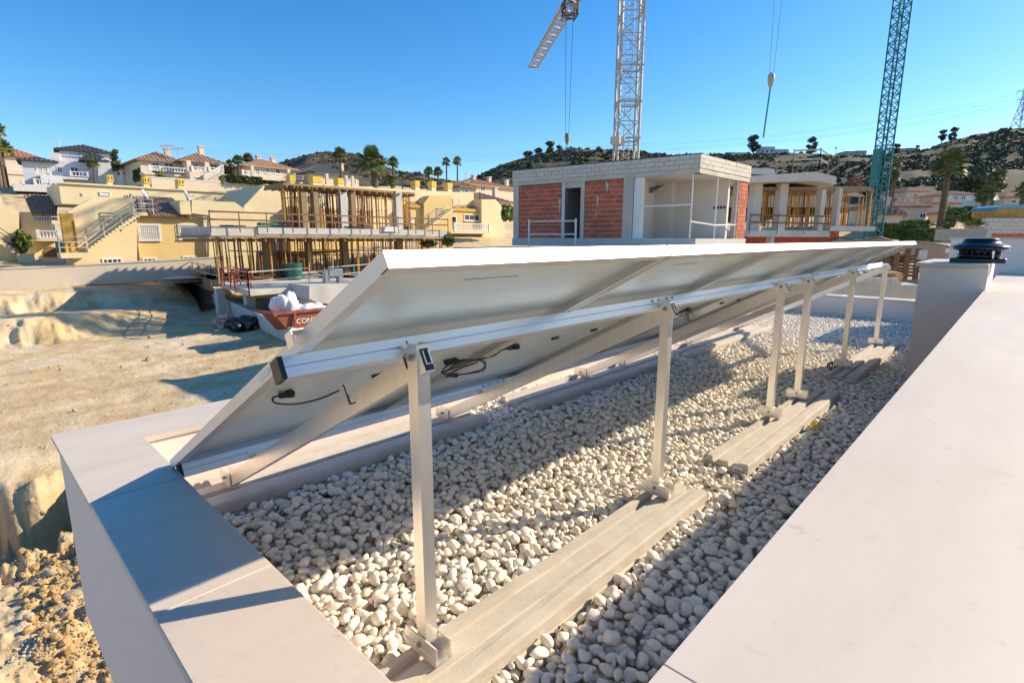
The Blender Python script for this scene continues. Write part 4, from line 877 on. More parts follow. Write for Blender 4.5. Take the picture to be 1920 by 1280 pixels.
for (a,b,c,d) in cols: 
    z0=f.uw(a,d,1.5)[1]; m=f.mb(); u0,w1=f.uw(a,b,1.5);u1,_=f.uw(c,b,1.5); zz=zs if b>400 else wd1; m.box(u0-.1,u1+.1,1.5,1.95,zz,w1); m.build('column','concrete_light' if a in(640,744) else 'formwork',sh)
# stairs of raw concrete down from the slab
f2=Fac(580,29.5,700,30.5)
pts=[(580,536),(580,560),(592,566),(592,574),(603,579),(603,588),(614,592),(614,601),(628,606),(690,606),(690,530)]
f2.poly(pts,0,2.5).build('raw_stair','concrete_light',sh)
# steel props: each one a thing of its own
def prop_mesh(h,r=.046):
    m=MB(); m.tube([(0,0,0),(0,0,h*.55)],r,6); m.tube([(0,0,h*.53),(0,0,h)],r*.72,6); m.box(-.07,.07,-.07,.07,0,.012); m.box(-.07,.07,-.07,.07,h-.012,h); m.tube([(-.09,0,h*.545),(.09,0,h*.545)],.015,5); return m.mesh('steel_prop')
def props(fc,n,px0,px1,v0,v1,z0,z1,label,group,seed,share_o=.55):
    rg=random.Random(seed); mo=prop_mesh(z1-z0); mr=mo.copy(); mo.materials.append(MATS['prop_orange']); mr.materials.append(MATS['prop_rust'])
    for k in range(n):
        px=rg.uniform(px0,px1); v=rg.uniform(v0,v1); u,_=fc.uw(px,440,v); p=fc.pt(u,v,z0); o=inst('steel_prop',mo if rg.random()<share_o else mr,p,(rg.gauss(0,.018),rg.gauss(0,.018),rg.uniform(0,3))); tag(o,('orange ' if o.data==mo else 'rusty ')+label,'prop',group)
props(f,150,398,835,.1,5.3,zs,wd-.10,'steel prop under the lower deck of the left concrete shell','props under the lower deck',5,.45)
props(f,130,528,775,1.6,4.6,wd1,w2u-.02,'steel prop between the two decks of the left shell','props under the upper deck',6)
def dark_mesh_wall(): pass
# guard rails round the decks
def guard(pts,label,mt='prop_rust',h=1.0,step=1.6,rail='plank_grey'):
    r=thing('guard_rail',pts[0],label,'guard rail','site guard rails'); P=[Vector([float(c) for c in p]) for p in pts]; Z=Vector((0,0,1))
    for a,b in zip(P[:-1],P[1:]):
        n=max(int((b-a).length/step),1)
        for k in range(n+1): q=a.lerp(b,k/n); m=MB(); m.bar(q-Z*.3,q+Z*h,.05); m.build('upright',mt,r)
        for t in(.45,.92): m=MB(); m.bar(a+Z*h*t,b+Z*h*t,.03,.10 if rail!='steel_grey' else .05); m.build('rail_bar',rail,r)
    return r
guard([f.pt(f.uw(395,430,-.35)[0],-.35,wd1),f.pt(f.uw(840,430,-.35)[0],-.35,wd1)],'rusty guard rail along the front of the lower deck of the left shell',h=.95,rail='prop_rust')
guard([onz(345,487,-1.2)*0+np.array(onz(344,512,zs)),onz(398,529,zs),onz(467,545,zs),onz(580,533,zs)],'guard rail with pale planks round the ground slab of the left shell',mt='prop_orange',h=1.05,step=2.2,rail='steel_grey')
guard([onz(618,531,zs),onz(705,520,zs)],'teal guard rail beside the raw concrete stairs',mt='teal_paint',rail='steel_grey',h=1.05,step=2.5)
# red trestles and sheds on the slab
def trestle(px,py,label,mt='red_paint'):
    c=Vector(onz(px,py,zs)); r=thing('trestle',c,label,'trestle'); 
    for dx in(-.45,.45):
        for dy in(-.3,.3): m=MB(); m.bar(c+Vector((dx,dy,0)),c+Vector((dx*.8,dy*.3,1.05)),.05); m.build('leg',mt,r)
    for t in(.35,.7,1.05): m=MB(); m.bar(c+Vector((-.5,0,t)),c+Vector((.5,0,t)),.05); m.build('crossbar',mt,r)
trestle(433,535,'red steel trestle at the front left of the ground slab'); trestle(452,540,'red steel trestle next to the slab corner'); trestle(366,510,'dark red trestle at the left end of the ground slab')
c=onz(552,524,zs); r=thing('barrel',c,'large green plastic barrel on the ground slab of the left shell','barrel'); m=MB(); m.smooth=True; m.lathe((c[0],c[1],c[2]),[(.42,0),(.50,.05),(.55,.8),(.57,.98),(.60,1.0),(.60,1.06),(.54,1.06),(.50,.9)],28); m.build('body','green_plastic',r); m=MB(); m.lathe((c[0],c[1],c[2]+.62),[(.555,0),(.575,.03),(.555,.06)],28); m.build('hoop','green_plastic',r)
for k,(px,py,s,mt_,lab,cat) in enumerate([(600,520,(1.6,.5,.5),'formwork','stack of dark timber boards behind the green barrel','timber stack'),(505,525,(1.3,.5,.3),'prop_rust','heap of dark steel parts on the ground slab','steel heap'),(460,512,(1.0,.6,.4),'steel_grey','pile of grey site material left on the slab','pile')]):
    c=onz(px,py,zs); r=thing('material_stack',c,lab,cat); rg=random.Random(k)
    for q in range(5): m=MB(); y=rg.uniform(-.2,.2); m.box(c[0]-s[0]/2+rg.uniform(-.1,.1),c[0]+s[0]/2+rg.uniform(-.1,.1),c[1]+y-s[1]/2,c[1]+y+s[1]/2,c[2]+s[2]*q/5,c[2]+s[2]*(q+.85)/5); m.build('board',mt_,r)
f3=Fac(612,31,645,31); r=thing('concrete_bench',f3.base(628,528),'concrete upstand shaped like a bench beside the stairs','concrete block'); f3.rect(610,506,617,533,0,.4).build('post','concrete',r); f3.rect(617.2,504,644,518,.02,.42).build('slab','concrete_light',r); f3.rect(636,518.2,644,531,.02,.4).build('post','concrete',r)
# board edging with vertical planks at the slab's left end
a=np.array(onz(346,511,zs)); b=np.array(onz(400,529.5,zs)); r=thing('plank_edging',(a+b)/2,'row of upright timber planks along the left edge of the ground slab','planks')
for k in range(26):
    p=a+(b-a)*(k+.5)/26; d=(b-a)/np.linalg.norm(b-a)*.11; m=MB(); m.bar(p-d+np.array([-.1,-.1,-.2]),p+d+np.array([-.1,-.1,-.2]),.04,.75); m.build('plank','formwork',r)
# low block wall running towards us, black sheet, skip, sacks
a=np.array(onz(402,556,-2.8)); b=np.array(onz(556,640,-3.5)); b0=b.copy()
r=thing('low_block_wall',(a+b)/2,'low concrete block wall running down from the shell past the black sacks','wall')
L=np.linalg.norm((b-a)[:2]); d=(b-a)/L; nb=22
m=MB(); t=np.array([-d[1],d[0],0])*.12
vs=[]
for p,zt in((a,-2.55),(b,-2.95)): vs+=[(p[0]-t[0],p[1]-t[1],-4.4),(p[0]+t[0],p[1]+t[1],-4.4),(p[0]+t[0],p[1]+t[1],zt),(p[0]-t[0],p[1]-t[1],zt)]
m.add(vs,[(0,1,2,3),(7,6,5,4),(0,4,5,1),(1,5,6,2),(2,6,7,3),(3,7,4,0)]); m.build('wall_core','grout',r)
for row in range(4):
    for k in range(11):
        q0=(k+(.5 if row%2 else 0))/11.5; q1=q0+.0845; zt0=-2.555-.4*q0; zt1=-2.555-.4*q1; p=a+(b-a)*q0; q=a+(b-a)*q1; tt=t*1.12
        m=MB(); z=[-.255*row-.006,-.255*(row+1)+.006]; V=[]
        for pp_,zz in((p,zt0),(q,zt1)): V+=[(pp_[0]-tt[0],pp_[1]-tt[1],zz+z[1]),(pp_[0]+tt[0],pp_[1]+tt[1],zz+z[1]),(pp_[0]+tt[0],pp_[1]+tt[1],zz+z[0]),(pp_[0]-tt[0],pp_[1]-tt[1],zz+z[0])]
        m.add(V,[(0,1,2,3),(7,6,5,4),(0,4,5,1),(1,5,6,2),(2,6,7,3),(3,7,4,0)]); m.build('block','concrete_light',r)
def crumple(v,sd):
    r=np.random.default_rng(sd); t=np.zeros(len(v))
    for k in range(9):
        d=r.normal(size=3)*(2.5+k*.9); t+=(1-2*np.abs(np.sin(v@d+r.uniform(0,6))))/(1.6+k*.5)
    return v*(1+.075*t)[:,None]
def heap(name,label,cat,c,rx,ry,rz,mt,seed,n=9):
    r=thing(name,c,label,cat); rg=np.random.default_rng(seed); 
    for k in range(n):
        v=crumple(lump(lump(V2,seed+k),seed+50+k),seed+k)*np.array([rx,ry,rz])*rg.uniform(.45,.7); v=v@rotm(rg.uniform(0,6),rg.uniform(-.4,.4),rg.uniform(-.4,.4)).T
        o=np.array([rg.uniform(-.6,.6)*rx,rg.uniform(-.5,.5)*ry,rz*rg.uniform(.1,.5)]); m=MB(); m.add((v+o+np.array(c)).tolist(),F2.tolist()); m.smooth=True; m.build('sack',mt,r)
    return r
c,_=hit(462,618); heap('plastic_sacks','heap of glossy black plastic sacks beside the low block wall','sacks',c,1.0,.8,.6,'black_sheet',3,10)
# pinkish brick pallet
c,_=hit(428,610); r=thing('brick_pile',c,'small pile of pinkish bricks on the dirt beside the black sacks','bricks'); rg=random.Random(2); bm_=MB(); bm_.box(-.24,.24,-.13,.13,0,.2); bme=bm_.mesh('brick'); bme.materials.append(MATS['pink_brick'])
for k in range(26):
    lay=k//12; o=inst('brick',bme,(c[0]+rg.uniform(-.55,.55),c[1]+rg.uniform(-.5,.5),c[2]+.21*lay-.03),(rg.uniform(-.2,.2),rg.uniform(-.2,.2),rg.uniform(0,3))); put(o,r)
# grey block stack under the slab
c=onz(470,590,-3.4); r=thing('block_stack',c,'stack of pale concrete blocks stored under the ground slab','blocks'); bm_=MB(); bm_.bev(-.3,.3,-.3,.3,0,.34,.015); bme=bm_.mesh('block'); bme.materials.append(MATS['concrete_light'])
for k in range(10): o=inst('block',bme,(c[0]-.6+(k%5)*.62+.6,c[1]+.7+(k%5)*.1,c[2]+.345*(k//5))); put(o,r)
# black sheet hanging over the bank
pts=[(325,520),(345,528),(365,540),(380,555),(388,572),(392,586)]; m=MB(); vs=[];fs=[]; rg=random.Random(9)
for i,(px,py) in enumerate(pts):
    for j in range(4):
        q,d_=hit(px-10+j*8.0,py+8-j*7+rg.uniform(-2,2)); vs.append((q[0]-.2*FH[0]+rg.uniform(-.05,.05),q[1]-.2*FH[1],q[2]+.22+rg.uniform(-.08,.12)))
for i in range(len(pts)-1):
    for j in range(3): fs.append((i*4+j,(i+1)*4+j,(i+1)*4+j+1,i*4+j+1))
m.add(vs,fs); o=m.build('plastic_sheet','black_sheet'); tag(o,'black plastic sheet hanging over the bank at the end of the pit','plastic sheet'); md=o.modifiers.new('t','SOLIDIFY'); md.thickness=.03; md=o.modifiers.new('s','SUBSURF'); md.levels=2; md.render_levels=2
# skip
f4=Fac(512,24.3,640,26.0); r=thing('skip',f4.base(570,640),'rusty red builder skip filled with white sacks and rubble','skip')
zt=f4.uw(560,582)[1]; zb=zt-1.15; u0=f4.uw(511,574)[0]; u1=u0+3.4; D=1.7
def trough(m,th):
    o=[(u0,0),(u1,0),(u1,D),(u0,D)]; b=[(u0+.85,.12),(u1-.85,.12),(u1-.85,D-.12),(u0+.85,D-.12)]
    m.add([(a,c_,zt) for a,c_ in o]+[(a,c_,zb) for a,c_ in b]+[(a+(.05 if i in(0,3) else -.05),c_+(.05 if i<2 else -.05),zt) for i,(a,c_) in enumerate(o)]+[(a,c_,zb+.05) for a,c_ in b],
      [(0,1,5,4),(1,2,6,5),(2,3,7,6),(3,0,4,7),(7,6,5,4),(8,12,13,9),(9,13,14,10),(10,14,15,11),(11,15,12,8),(12,15,14,13),(0,8,9,1),(1,9,10,2),(2,10,11,3),(3,11,8,0)])
m=f4.mb(); trough(m,.05); m.build('body','rust_skip',r)
m=f4.mb(); m.box(u0-.05,u1+.05,-.09,-.003,zt-.10,zt+.03); m.box(u0-.09,u0-.003,-.003,D,zt-.10,zt+.03); m.build('rim','rust_skip',r)
for c_ in(u0+.95,u1-.95): m=f4.mb(); m.box(c_-.05,c_+.05,-.10,-.01,zb+.1,zt-.11); m.build('rib','rust_skip',r)
m=f4.mb(); m.tube([(u0+.1,-.09,zt-.15),(u0-.05,-.2,zt-.1)],.04,8); m.build('lifting_lug','rust_skip',r)
txt=bpy.data.curves.new('lettering','FONT'); txt.body='CONTE'; txt.size=.34; txt.extrude=.004; ob=bpy.data.objects.new('lettering',txt); COL.objects.link(ob)
dg=bpy.context.evaluated_depsgraph_get(); tm=bpy.data.meshes.new_from_object(ob.evaluated_get(dg)); bpy.data.objects.remove(ob)
tm.transform(f4.M@Matrix.Translation((u0+1.05,.02,zt-.62))@Matrix.Rotation(math.pi/2,4,'X')@Matrix.Rotation(-.10,4,'X')); to=bpy.data.objects.new('lettering',tm); COL.objects.link(to); tm.materials.append(MATS['sticker']); put(to,r)
heap('sack','big white bulk sack heaped in the skip','sack',f4.pt(u0+.72,.9,zt-.1),.75,.7,.95,'bag_white',21,5); heap('rubble_sacks','pale rubble and torn sacks filling the rest of the skip','sacks',f4.pt(u0+2.0,.9,zt-.2),1.0,.7,.40,'bag_white',31,9)

# ============================================================ brick and concrete building in the middle
mat('brick_red',(.46,.115,.06),.85,var=.22,scale=6,bump=.4,bscale=30,rand=.22); mat('mortar',(.55,.49,.42),.95,var=.15,scale=5,bump=.3)
mat('plaster_grey',(.60,.55,.49),.9,var=.05,scale=1); mat('block_grey',(.58,.53,.46),.92,var=.08,scale=3,bump=.3,bscale=25,rand=.05)
ZT_=3.8
pL,pC,pR=onz(960.6,320.6,ZT_),onz(1314.8,288.0,ZT_),onz(1409.6,311.5,ZT_)
class Fac2(Fac):
    def __init__(s,a,b):
        s.A=np.array([a[0],a[1],0.]); u=np.array([b[0]-a[0],b[1]-a[1],0.]); s.len=np.linalg.norm(u); s.u=u/s.len; v=np.array([-s.u[1],s.u[0],0.])
        if v@(s.A-CAMPOS*[1,1,0])<0: v=-v
        s.v=v; s.M=Matrix(((s.u[0],v[0],0,s.A[0]),(s.u[1],v[1],0,s.A[1]),(0,0,1,0),(0,0,0,1)))
F1_=Fac2(pL,pC); F2_=Fac2(pC,pR)
bb=thing('brick_building',((pL[0]+pR[0])/2,(pL[1]+pR[1])/2,-2),'unfinished flat-roofed building with red brick infill and raw concrete bands','building')
fw=lambda px,py:F1_.uw(px,py)
zfl=fw(1180,447)[1]; zband=fw(1200,333)[1]; print('brick bldg',F1_.len,F2_.len,zfl,zband)
LN=F1_.len
def pier(fc,px0,px1,z0,z1,name,mt,v0=.05,v1=.35,parent=bb):
    u0=fc.uw(px0,400)[0];u1=fc.uw(px1,400)[0]; m=fc.mb(); m.box(u0,u1,v0,v1,z0,z1); return m.build(name,mt,parent)
ztop=ZT_; zb0=zband+.02
cB=fw(970,440)[1]
# body parts
m=F1_.mb(); m.box(.02,LN-.02,.02,.30,zb0,ztop-.44); m.build('ring_beam','concrete',bb)
m=F2_.mb(); m.box(.02,F2_.len-.02,.02,.30,zb0,ztop-.44); m.build('ring_beam','concrete',bb)
# parapet of concrete blocks, three courses
def blocks(fc,L,z1,n,rows,hh,parent):
    for r_ in range(rows):
        k0=0.; w=L/n
        xs=[0]+[w*(k+(.5 if r_%2 else 0)) for k in range(1 if not r_%2 else 0,n+1)]; xs=[x for x in xs if x<=L]; 
        if xs[-1]<L: xs.append(L)
        for a,b in zip(xs[:-1],xs[1:]):
            if b-a<.05: continue
            o=RNG.uniform(-.008,.008); m=fc.mb(); m.bev(a+.006,b-.006,o*.6,.2+o*.6,z1-hh*(r_+1)+.006,z1-hh*r_-.006,.006); m.build('block','block_grey',parent)
    m=fc.mb(); m.box(.03,L-.03,.025,.20,z1-hh*rows,z1-.03); m.build('mortar_bed','concrete',parent)
blocks(F1_,LN,ztop,22,3,.145,bb); blocks(F2_,F2_.len,ztop,9,3,.145,bb)
m=F1_.mb(); m.box(-.02,LN+.02,.03,.28,ztop+.001,ztop+.03); m.build('waterproof_edge','iron',bb)
m=MB(); R=[pL,pC,pR,pL+(pR-pC)]; m.add([(p[0],p[1],zb0+.3) for p in R]+[(p[0],p[1],zb0+.55) for p in R],[(3,2,1,0),(4,5,6,7)]+[(i,(i+1)%4,4+(i+1)%4,4+i) for i in range(4)])
m2=MB(); c=(pL+pC+pR+pL+pR-pC)/4; m2.add([(p[0]+(c[0]-p[0])*.05,p[1]+(c[1]-p[1])*.05,z) for z in(zb0+.02,zb0+.4) for p in R],[(3,2,1,0),(4,5,6,7)]+[(i,(i+1)%4,4+(i+1)%4,4+i) for i in range(4)]); m2.build('roof_slab','plaster_grey',bb)
m=MB(); m.add([(p[0]+(c[0]-p[0])*.0,p[1]+(c[1]-p[1])*.0,z) for z in(zfl-.3,zfl) for p in R],[(3,2,1,0),(4,5,6,7)]+[(i,(i+1)%4,4+(i+1)%4,4+i) for i in range(4)]); m.build('floor_slab','concrete_light',bb)
pier(F1_,961,971,zfl,zb0,'column','concrete'); pier(F1_,1166,1184,zfl,zb0,'column','concrete'); pier(F1_,1185,1200,zfl,zb0,'plaster_jamb','white_paint',.10,.3)
pier(F1_,1051.5,1057,zfl,zb0,'door_jamb','steel_grey',.06,.3); pier(F1_,1087,1094,zfl,zb0,'column','mortar',.04,.3)
m=F1_.mb(); a=fw(1051,400)[0];b=fw(1094,400)[0]; m.box(a,b,.07,.3,fw(1072,352)[1],zb0); m.build('lintel','concrete',bb)
# brick panels: every brick its own piece
def bricks(fc,u0,u1,z0,z1,parent,bw=.40,bh=.235,v=.06):
    m=fc.mb(); m.box(u0,u1,v+.02,v+.24,z0,z1); m.build('mortar_bed','mortar',parent); nr=int(round((z1-z0)/bh)); bh=(z1-z0)/nr; cache={}
    for r_ in range(nr):
        x=u0-(bw/2 if r_%2 else 0)
        while x<u1-.02:
            a=max(x,u0);b=min(x+bw,u1); L=round(b-a,2); 
            if L>.06:
                if L not in cache:
                    mm=MB(); mm.add([((xx)*(L-.010)/2,yy,zz*(bh-.022)/2) for xx in(-1,1) for yy in(0,.1) for zz in(-1,1)],[(0,1,3,2),(4,6,7,5),(0,4,5,1),(2,3,7,6),(0,2,6,4),(1,5,7,3)]); q=mm.mesh('brick'); q.materials.append(MATS['brick_red']); cache[L]=q
                p=fc.pt((a+b)/2,v+RNG.uniform(-.006,.008),z0+bh*(r_+.5)); o=inst('brick',cache[L],p,(0,0,math.atan2(fc.u[1],fc.u[0]))); put(o,parent)
            x+=bw
w1=fw(1000,348)[1]
bp=thing('x',(0,0,0),None,None); bpy.data.objects.remove(bp)
bricks(F1_,fw(971.2,400)[0],fw(1051,400)[0],zfl+.01,zb0-.05,bb,.29,.165)
bricks(F1_,fw(1094.3,400)[0],fw(1165.7,400)[0],zfl+.01,zb0-.02,bb,.29,.165)
u0=F2_.uw(1386,400)[0]; bricks(F2_,u0,F2_.len-.02,zfl+.01,zb0,bb,.29,.165)
# plaster smears on the brickwork
for (px0,py0,px1,py1) in((1117,365,1121,392),(1134,340,1140,362),(1046,372,1050,402),(1114,395,1118,406)):
    m=F1_.mb(); u0,w1=fw(px0,py0);u1,w0=fw(px1,py1); um=(u0+u1)/2
    m.add([(u0,.045,w1),(u1,.045,w1-.1),(u1-.02,.045,(w0+w1)/2),(um,.045,w0),(u0+.03,.045,(w0+w1)/2)]+[(u0,.062,w1),(u1,.062,w1-.1),(u1-.02,.062,(w0+w1)/2),(um,.062,w0),(u0+.03,.062,(w0+w1)/2)],[(4,3,2,1,0),(5,6,7,8,9)]+[(i,(i+1)%5,5+(i+1)%5,5+i) for i in range(5)]); m.build('plaster_smear','mortar',bb)
# rooms behind the openings
rv=3.0; a=fw(1052,400)[0]; b=fw(1168,400)[0]
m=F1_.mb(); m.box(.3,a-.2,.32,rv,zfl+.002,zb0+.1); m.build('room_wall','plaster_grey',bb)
m=F1_.mb(); m.box(a-.18,b,1.9,rv,zfl+.002,zb0+.1); m.build('room_wall','iron',bb)  # near-black wall: the doorway's darkness is put into its colour
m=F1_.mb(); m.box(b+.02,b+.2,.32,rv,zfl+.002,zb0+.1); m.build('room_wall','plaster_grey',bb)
uu=F1_.uw(1270,400,rv)[0]
m=F1_.mb(); m.box(b+.202,uu,rv-.7,rv,zfl+.003,zb0+.1); m.build('room_wall','plaster_grey',bb)
rl=pR-F1_.A; uR=float(rl@F1_.u); vR=float(rl@F1_.v); ue=LN+(uR-LN)*rv/vR-.25
m=F1_.mb(); m.box(uu+.002,ue,rv-.2,rv+.002,zfl+.003,zb0+.1); m.build('room_wall','plaster_grey',bb)
q=F1_.uw(1337,392,rv-.2); m=F1_.mb()
for k in range(4): m.box(q[0]+.12*k,q[0]+.12*k+.09,rv-.215,rv-.201,q[1],q[1]+.09)
m.build('socket_hole','ink',bb)
m=F1_.mb(); m.smooth=True; q=F1_.uw(1215,355,1.8); rgc=random.Random(4)
for k in range(7): m.tube(smooth_path([(q[0]+rgc.uniform(-.8,.8),1.8,q[1]+.12),(q[0]+rgc.uniform(-.3,.3),1.7,q[1]-rgc.uniform(.02,.16)),(q[0]+rgc.uniform(-.6,.6),1.8,q[1]+.10)]),.014,5)
m.build('loose_cable','black_plastic',bb)
# white edge rails of the window opening
fr=thing('opening_rails',F1_.pt(LN,.1,zfl),'white tubular safety rails in the corner opening of the brick building','guard rail')
def tb(a,b,r=.024): m=MB(); m.tube([a,b],r,8); m.build('tube_rail','white_paint',fr)
uC=F1_.len
tb(F1_.pt(uC-.25,.12,zfl),F1_.pt(uC-.25,.12,zb0)); u_=F1_.uw(1190,384)[0]; zz=fw(1250,385)[1]; tb(F1_.pt(u_,.1,zz),F1_.pt(uC-.25,.1,zz)); 
for px in(1347,1385): u=F2_.uw(px,400)[0]; tb(F2_.pt(u,.1,zfl),F2_.pt(u,.1,zb0))
z2=F2_.uw(1330,416)[1]; tb(F1_.pt(uC-.25,.1,z2),F2_.pt(F2_.uw(1347,400)[0],.1,z2-.1)); tb(F2_.pt(F2_.uw(1347,400)[0],.1,z2-.1),F2_.pt(F2_.uw(1385,400)[0],.1,z2-.05))
# lower storey with block parapet and a thin rope rail in front
G=Fac(850,20.6,1420,15.9)
lw=thing('lower_block_wing',G.base(1100,470),'long low wing of grey concrete blocks in front of the brick building','wall')
u0,w1=G.uw(852,449);u1,w0=G.uw(1330,455); zt_=fw(1000,449)[1]+.05; 
m=G.mb(); m.box(0.2,G.len,.02,4.0,-4.2,zfl-.36); m.build('wall_core','concrete',lw)
nb=30; L=G.len
for r_ in range(2):
    for k in range(nb): m=G.mb(); a=L*(k+(.5 if r_ else 0))/nb; m.bev(a+.006,min(a+L/nb,L+.2)-.006,-.02,.19,zfl-.34-.16*r_-.15+.008,zfl-.34-.16*r_,.006); m.build('block','block_grey',lw)
rp=guard([F1_.pt(fw(1025,430)[0],-1.2,zfl-.3),F1_.pt(fw(1100,430)[0],-.8,zfl-.3)],'slack white rope rail in front of the brick panels',mt='white_paint',rail='steel_grey',h=1.0,step=3.)

# clutter on the shell's decks: boards, boxes, ledgers and a steel mesh
def stack(fc,px0,px1,py0,py1,v,mt,label,n=4,cat='stack'):
    u0,w1=fc.uw(px0,py0,v);u1,_=fc.uw(px1,py0,v);w0=fc.uw((px0+px1)/2,py1,v)[1]; w1=fc.uw((px0+px1)/2,py0,v)[1]; r=thing('board_stack',fc.pt((u0+u1)/2,v,w0),label,cat,'stacks on the deck of the left shell'); rg=random.Random(int(px0))
    for k in range(n): m=fc.mb(); z=w0+(w1-w0)*k/n; o=rg.uniform(-.06,.06); m.box(u0+o,u1+o,v+rg.uniform(-.05,.05),v+.7,z,z+(w1-w0)/n*.82); m.build('board',mt,r)
fs_=Fac(395,36,740,36.0)
stack(fs_,721,747,424,434,-.2,'sticker','short stack of white insulation boards on the lower deck',3); stack(fs_,420,438,421,430,.3,'black_plastic','dark boxes at the left end of the lower deck',2); stack(fs_,446,462,422,430,.4,'prop_rust','rusty crates near the left end of the lower deck',3); stack(fs_,488,520,416,430,.3,'green_plastic','dark green crates on the lower deck below the cloth shelter',2); stack(fs_,682,700,420,430,.3,'formwork','brown timber stack on the lower deck right of the middle columns',4); stack(fs_,655,672,424,430,.2,'iron','dark toolbox on the lower deck between the columns',2); stack(fs_,522,545,411,429,.6,'tarp_navy' if 'tarp_navy' in MATS else 'black_sheet','dark blue sacks beside the green crates',2)
r=thing('steel_mesh',fs_.pt(8,2.6,zs),'rusty reinforcing mesh leaning behind the lower props','steel mesh'); u0=fs_.uw(500,480,2.6)[0]; u1=fs_.uw(720,480,2.6)[0]; z0_=zs+.05; z1_=zs+1.5
for k in range(5): m=fs_.mb(); z=z0_+(z1_-z0_)*k/4; m.box(u0,u1,2.6,2.63,z-.02,z+.02); m.build('mesh_bar','prop_rust',r)
for k in range(46): m=fs_.mb(); a=u0+(u1-u0)*k/45; m.box(a-.014,a+.014,2.631,2.655,z0_,z1_); m.build('mesh_bar','prop_rust',r)
for k,(pa,pb,ya,yb,v) in enumerate([(532,640,372,366,1.9),(640,760,368,376,1.8),(600,700,396,398,2.2),(430,560,470,474,1.0),(560,720,468,470,.9)]):
    a=fs_.pt(fs_.uw(pa,ya,v)[0],v,fs_.uw(pa,ya,v)[1]); b=fs_.pt(fs_.uw(pb,yb,v)[0],v,fs_.uw(pb,yb,v)[1]); m=MB(); m.tube([a,b],.035,6); o=m.build('scaffold_tube','prop_rust'); tag(o,'%s rusty horizontal tube tying the %s props'%(['left','right','middle','left','right'][k],'upper' if k<3 else 'lower'),'tube','horizontal tubes among the props')

# timber joists under the decks (parts of the shell) and more site material on the ground slab
for k in range(24): m=fs_.mb(); a=fs_.uw(398+18.6*k,440,0)[0]; m.box(a,a+.1,-.42,5.6,wd-.34,wd-.16); m.build('joist','formwork',sh)
for k in range(18): m=fs_.mb(); a=fs_.uw(534+14*k,360,1.6)[0]; m.box(a,a+.09,1.3,4.9,w2u-.17,w2u-.004); m.build('joist','formwork',sh)
def pile(px,py,s,mt,label,n,seed):
    c=onz(px,py,zs); r=thing('material_stack',c,label,'pile'); rg=random.Random(seed)
    for q in range(n):
        m=MB(); a=rg.uniform(-.25,.25); L=s[0]*rg.uniform(.6,1); p=np.array([c[0]+rg.uniform(-.15,.15)*s[0],c[1]+rg.uniform(-.5,.5)*s[1],c[2]+.04+s[2]*q/n]); d=np.array([math.cos(a),math.sin(a),rg.uniform(-.05,.05)])*L/2; m.bar(p-d,p+d,.14,.07); m.build('plank',mt,r)
pile(520,518,(2.4,.8,.5),'formwork','loose pile of brown planks left of the green barrel',9,1); pile(490,528,(1.6,.6,.35),'prop_rust','low heap of rusty steel tubes behind the slab corner',8,2); pile(575,522,(1.8,.7,.45),'plank_grey','grey planks stacked right of the green barrel',8,3); pile(660,514,(2.4,.8,.6),'formwork','timber pile beyond the raw concrete stairs',9,4); pile(440,522,(1.5,.6,.4),'black_plastic','dark heap behind the red trestles',7,5); pile(690,508,(2.,.8,.5),'prop_orange','heap of orange prop tubes right of the stairs',8,6)

# ============================================================ concrete frame on the right
f=Fac(1405,36,1640,40)
r=thing('unfinished_building',f.base(1520,455),'unfinished concrete frame with yellow props right of the brick building','building')
z0=f.uw(1500,450)[1]; z1=f.uw(1500,431)[1]
f.rect(1403,432,1556,444,-.3,6).build('floor_slab','concrete_light',r); f.rect(1556.3,424,1641,433,-.2,6).build('floor_slab','concrete_light',r)
f.poly([(1409,330),(1530,322),(1568,331),(1568,346),(1530,339),(1409,342)],-1.2,6.).build('roof_slab','concrete_light',r)
f.poly([(1424,351),(1625,349),(1640,354),(1640,358),(1424,356)],.2,6).build('formwork_deck','formwork',r)
zz=f.uw(1500,432)[1]
for (a,b,top) in((1408,1424,342),(1458,1472,344),(1535,1543,356),(1567,1573,352),(1448,1454,432)):
    u0=f.uw(a,400)[0];u1=f.uw(b,400)[0]; w=f.uw(a,top)[1]; m=f.mb(); zb=f.uw(a,432)[1] if top<400 else z0-2.5; m.box(u0,u1,-.1,.35,zb,w); m.build('column','concrete_light',r)
u0=f.uw(1403,450)[0];u1=f.uw(1641,450)[0]; m=f.mb(); m.box(u0,u1,3,3.2,-3,z1-.01); m.build('basement_wall','brick_red',r)
m=f.mb(); m.box(u0,u1,5.6,5.8,-3,z1-.01); m.build('back_wall','concrete',r)
f.rect(1411,316,1452,327,1.0,1.3).build('roof_upstand','concrete_light',r)
props(f,75,1424,1638,.3,5.8,f.uw(1600,424)[1],f.uw(1600,357)[1],'steel prop standing in the right concrete frame','props in the right frame',12,.9)
props(f,24,1560,1636,.2,3.5,z0-2.2,z0,'steel prop below the floor slab of the right frame','lower props of the right frame',13,.3)
zr=f.uw(1500,325)[1]
guard([f.pt(f.uw(1485,325,-1)[0],-1.0,zr+.1),f.pt(f.uw(1535,322,-1)[0],-1.0,zr+.3),f.pt(f.uw(1556,330,-1.1)[0],-.9,zr)],'rusty guard rail on the roof slab of the right frame',h=1.2,step=1.2)
guard([f.pt(f.uw(1405,430,-.3)[0],-.3,z1+.0),f.pt(f.uw(1556,430,-.3)[0],-.3,z1+.0)],'rusty guard rail along the floor of the right frame',h=1.0,step=1.8,rail='prop_rust')
rg=random.Random(1); c=f.pt(f.uw(1600,345,1)[0],1,f.uw(1600,349,1)[1]); rr_=thing('timber_bundle',c,'dark bundle of rebar and timber on the right formwork deck','timber')
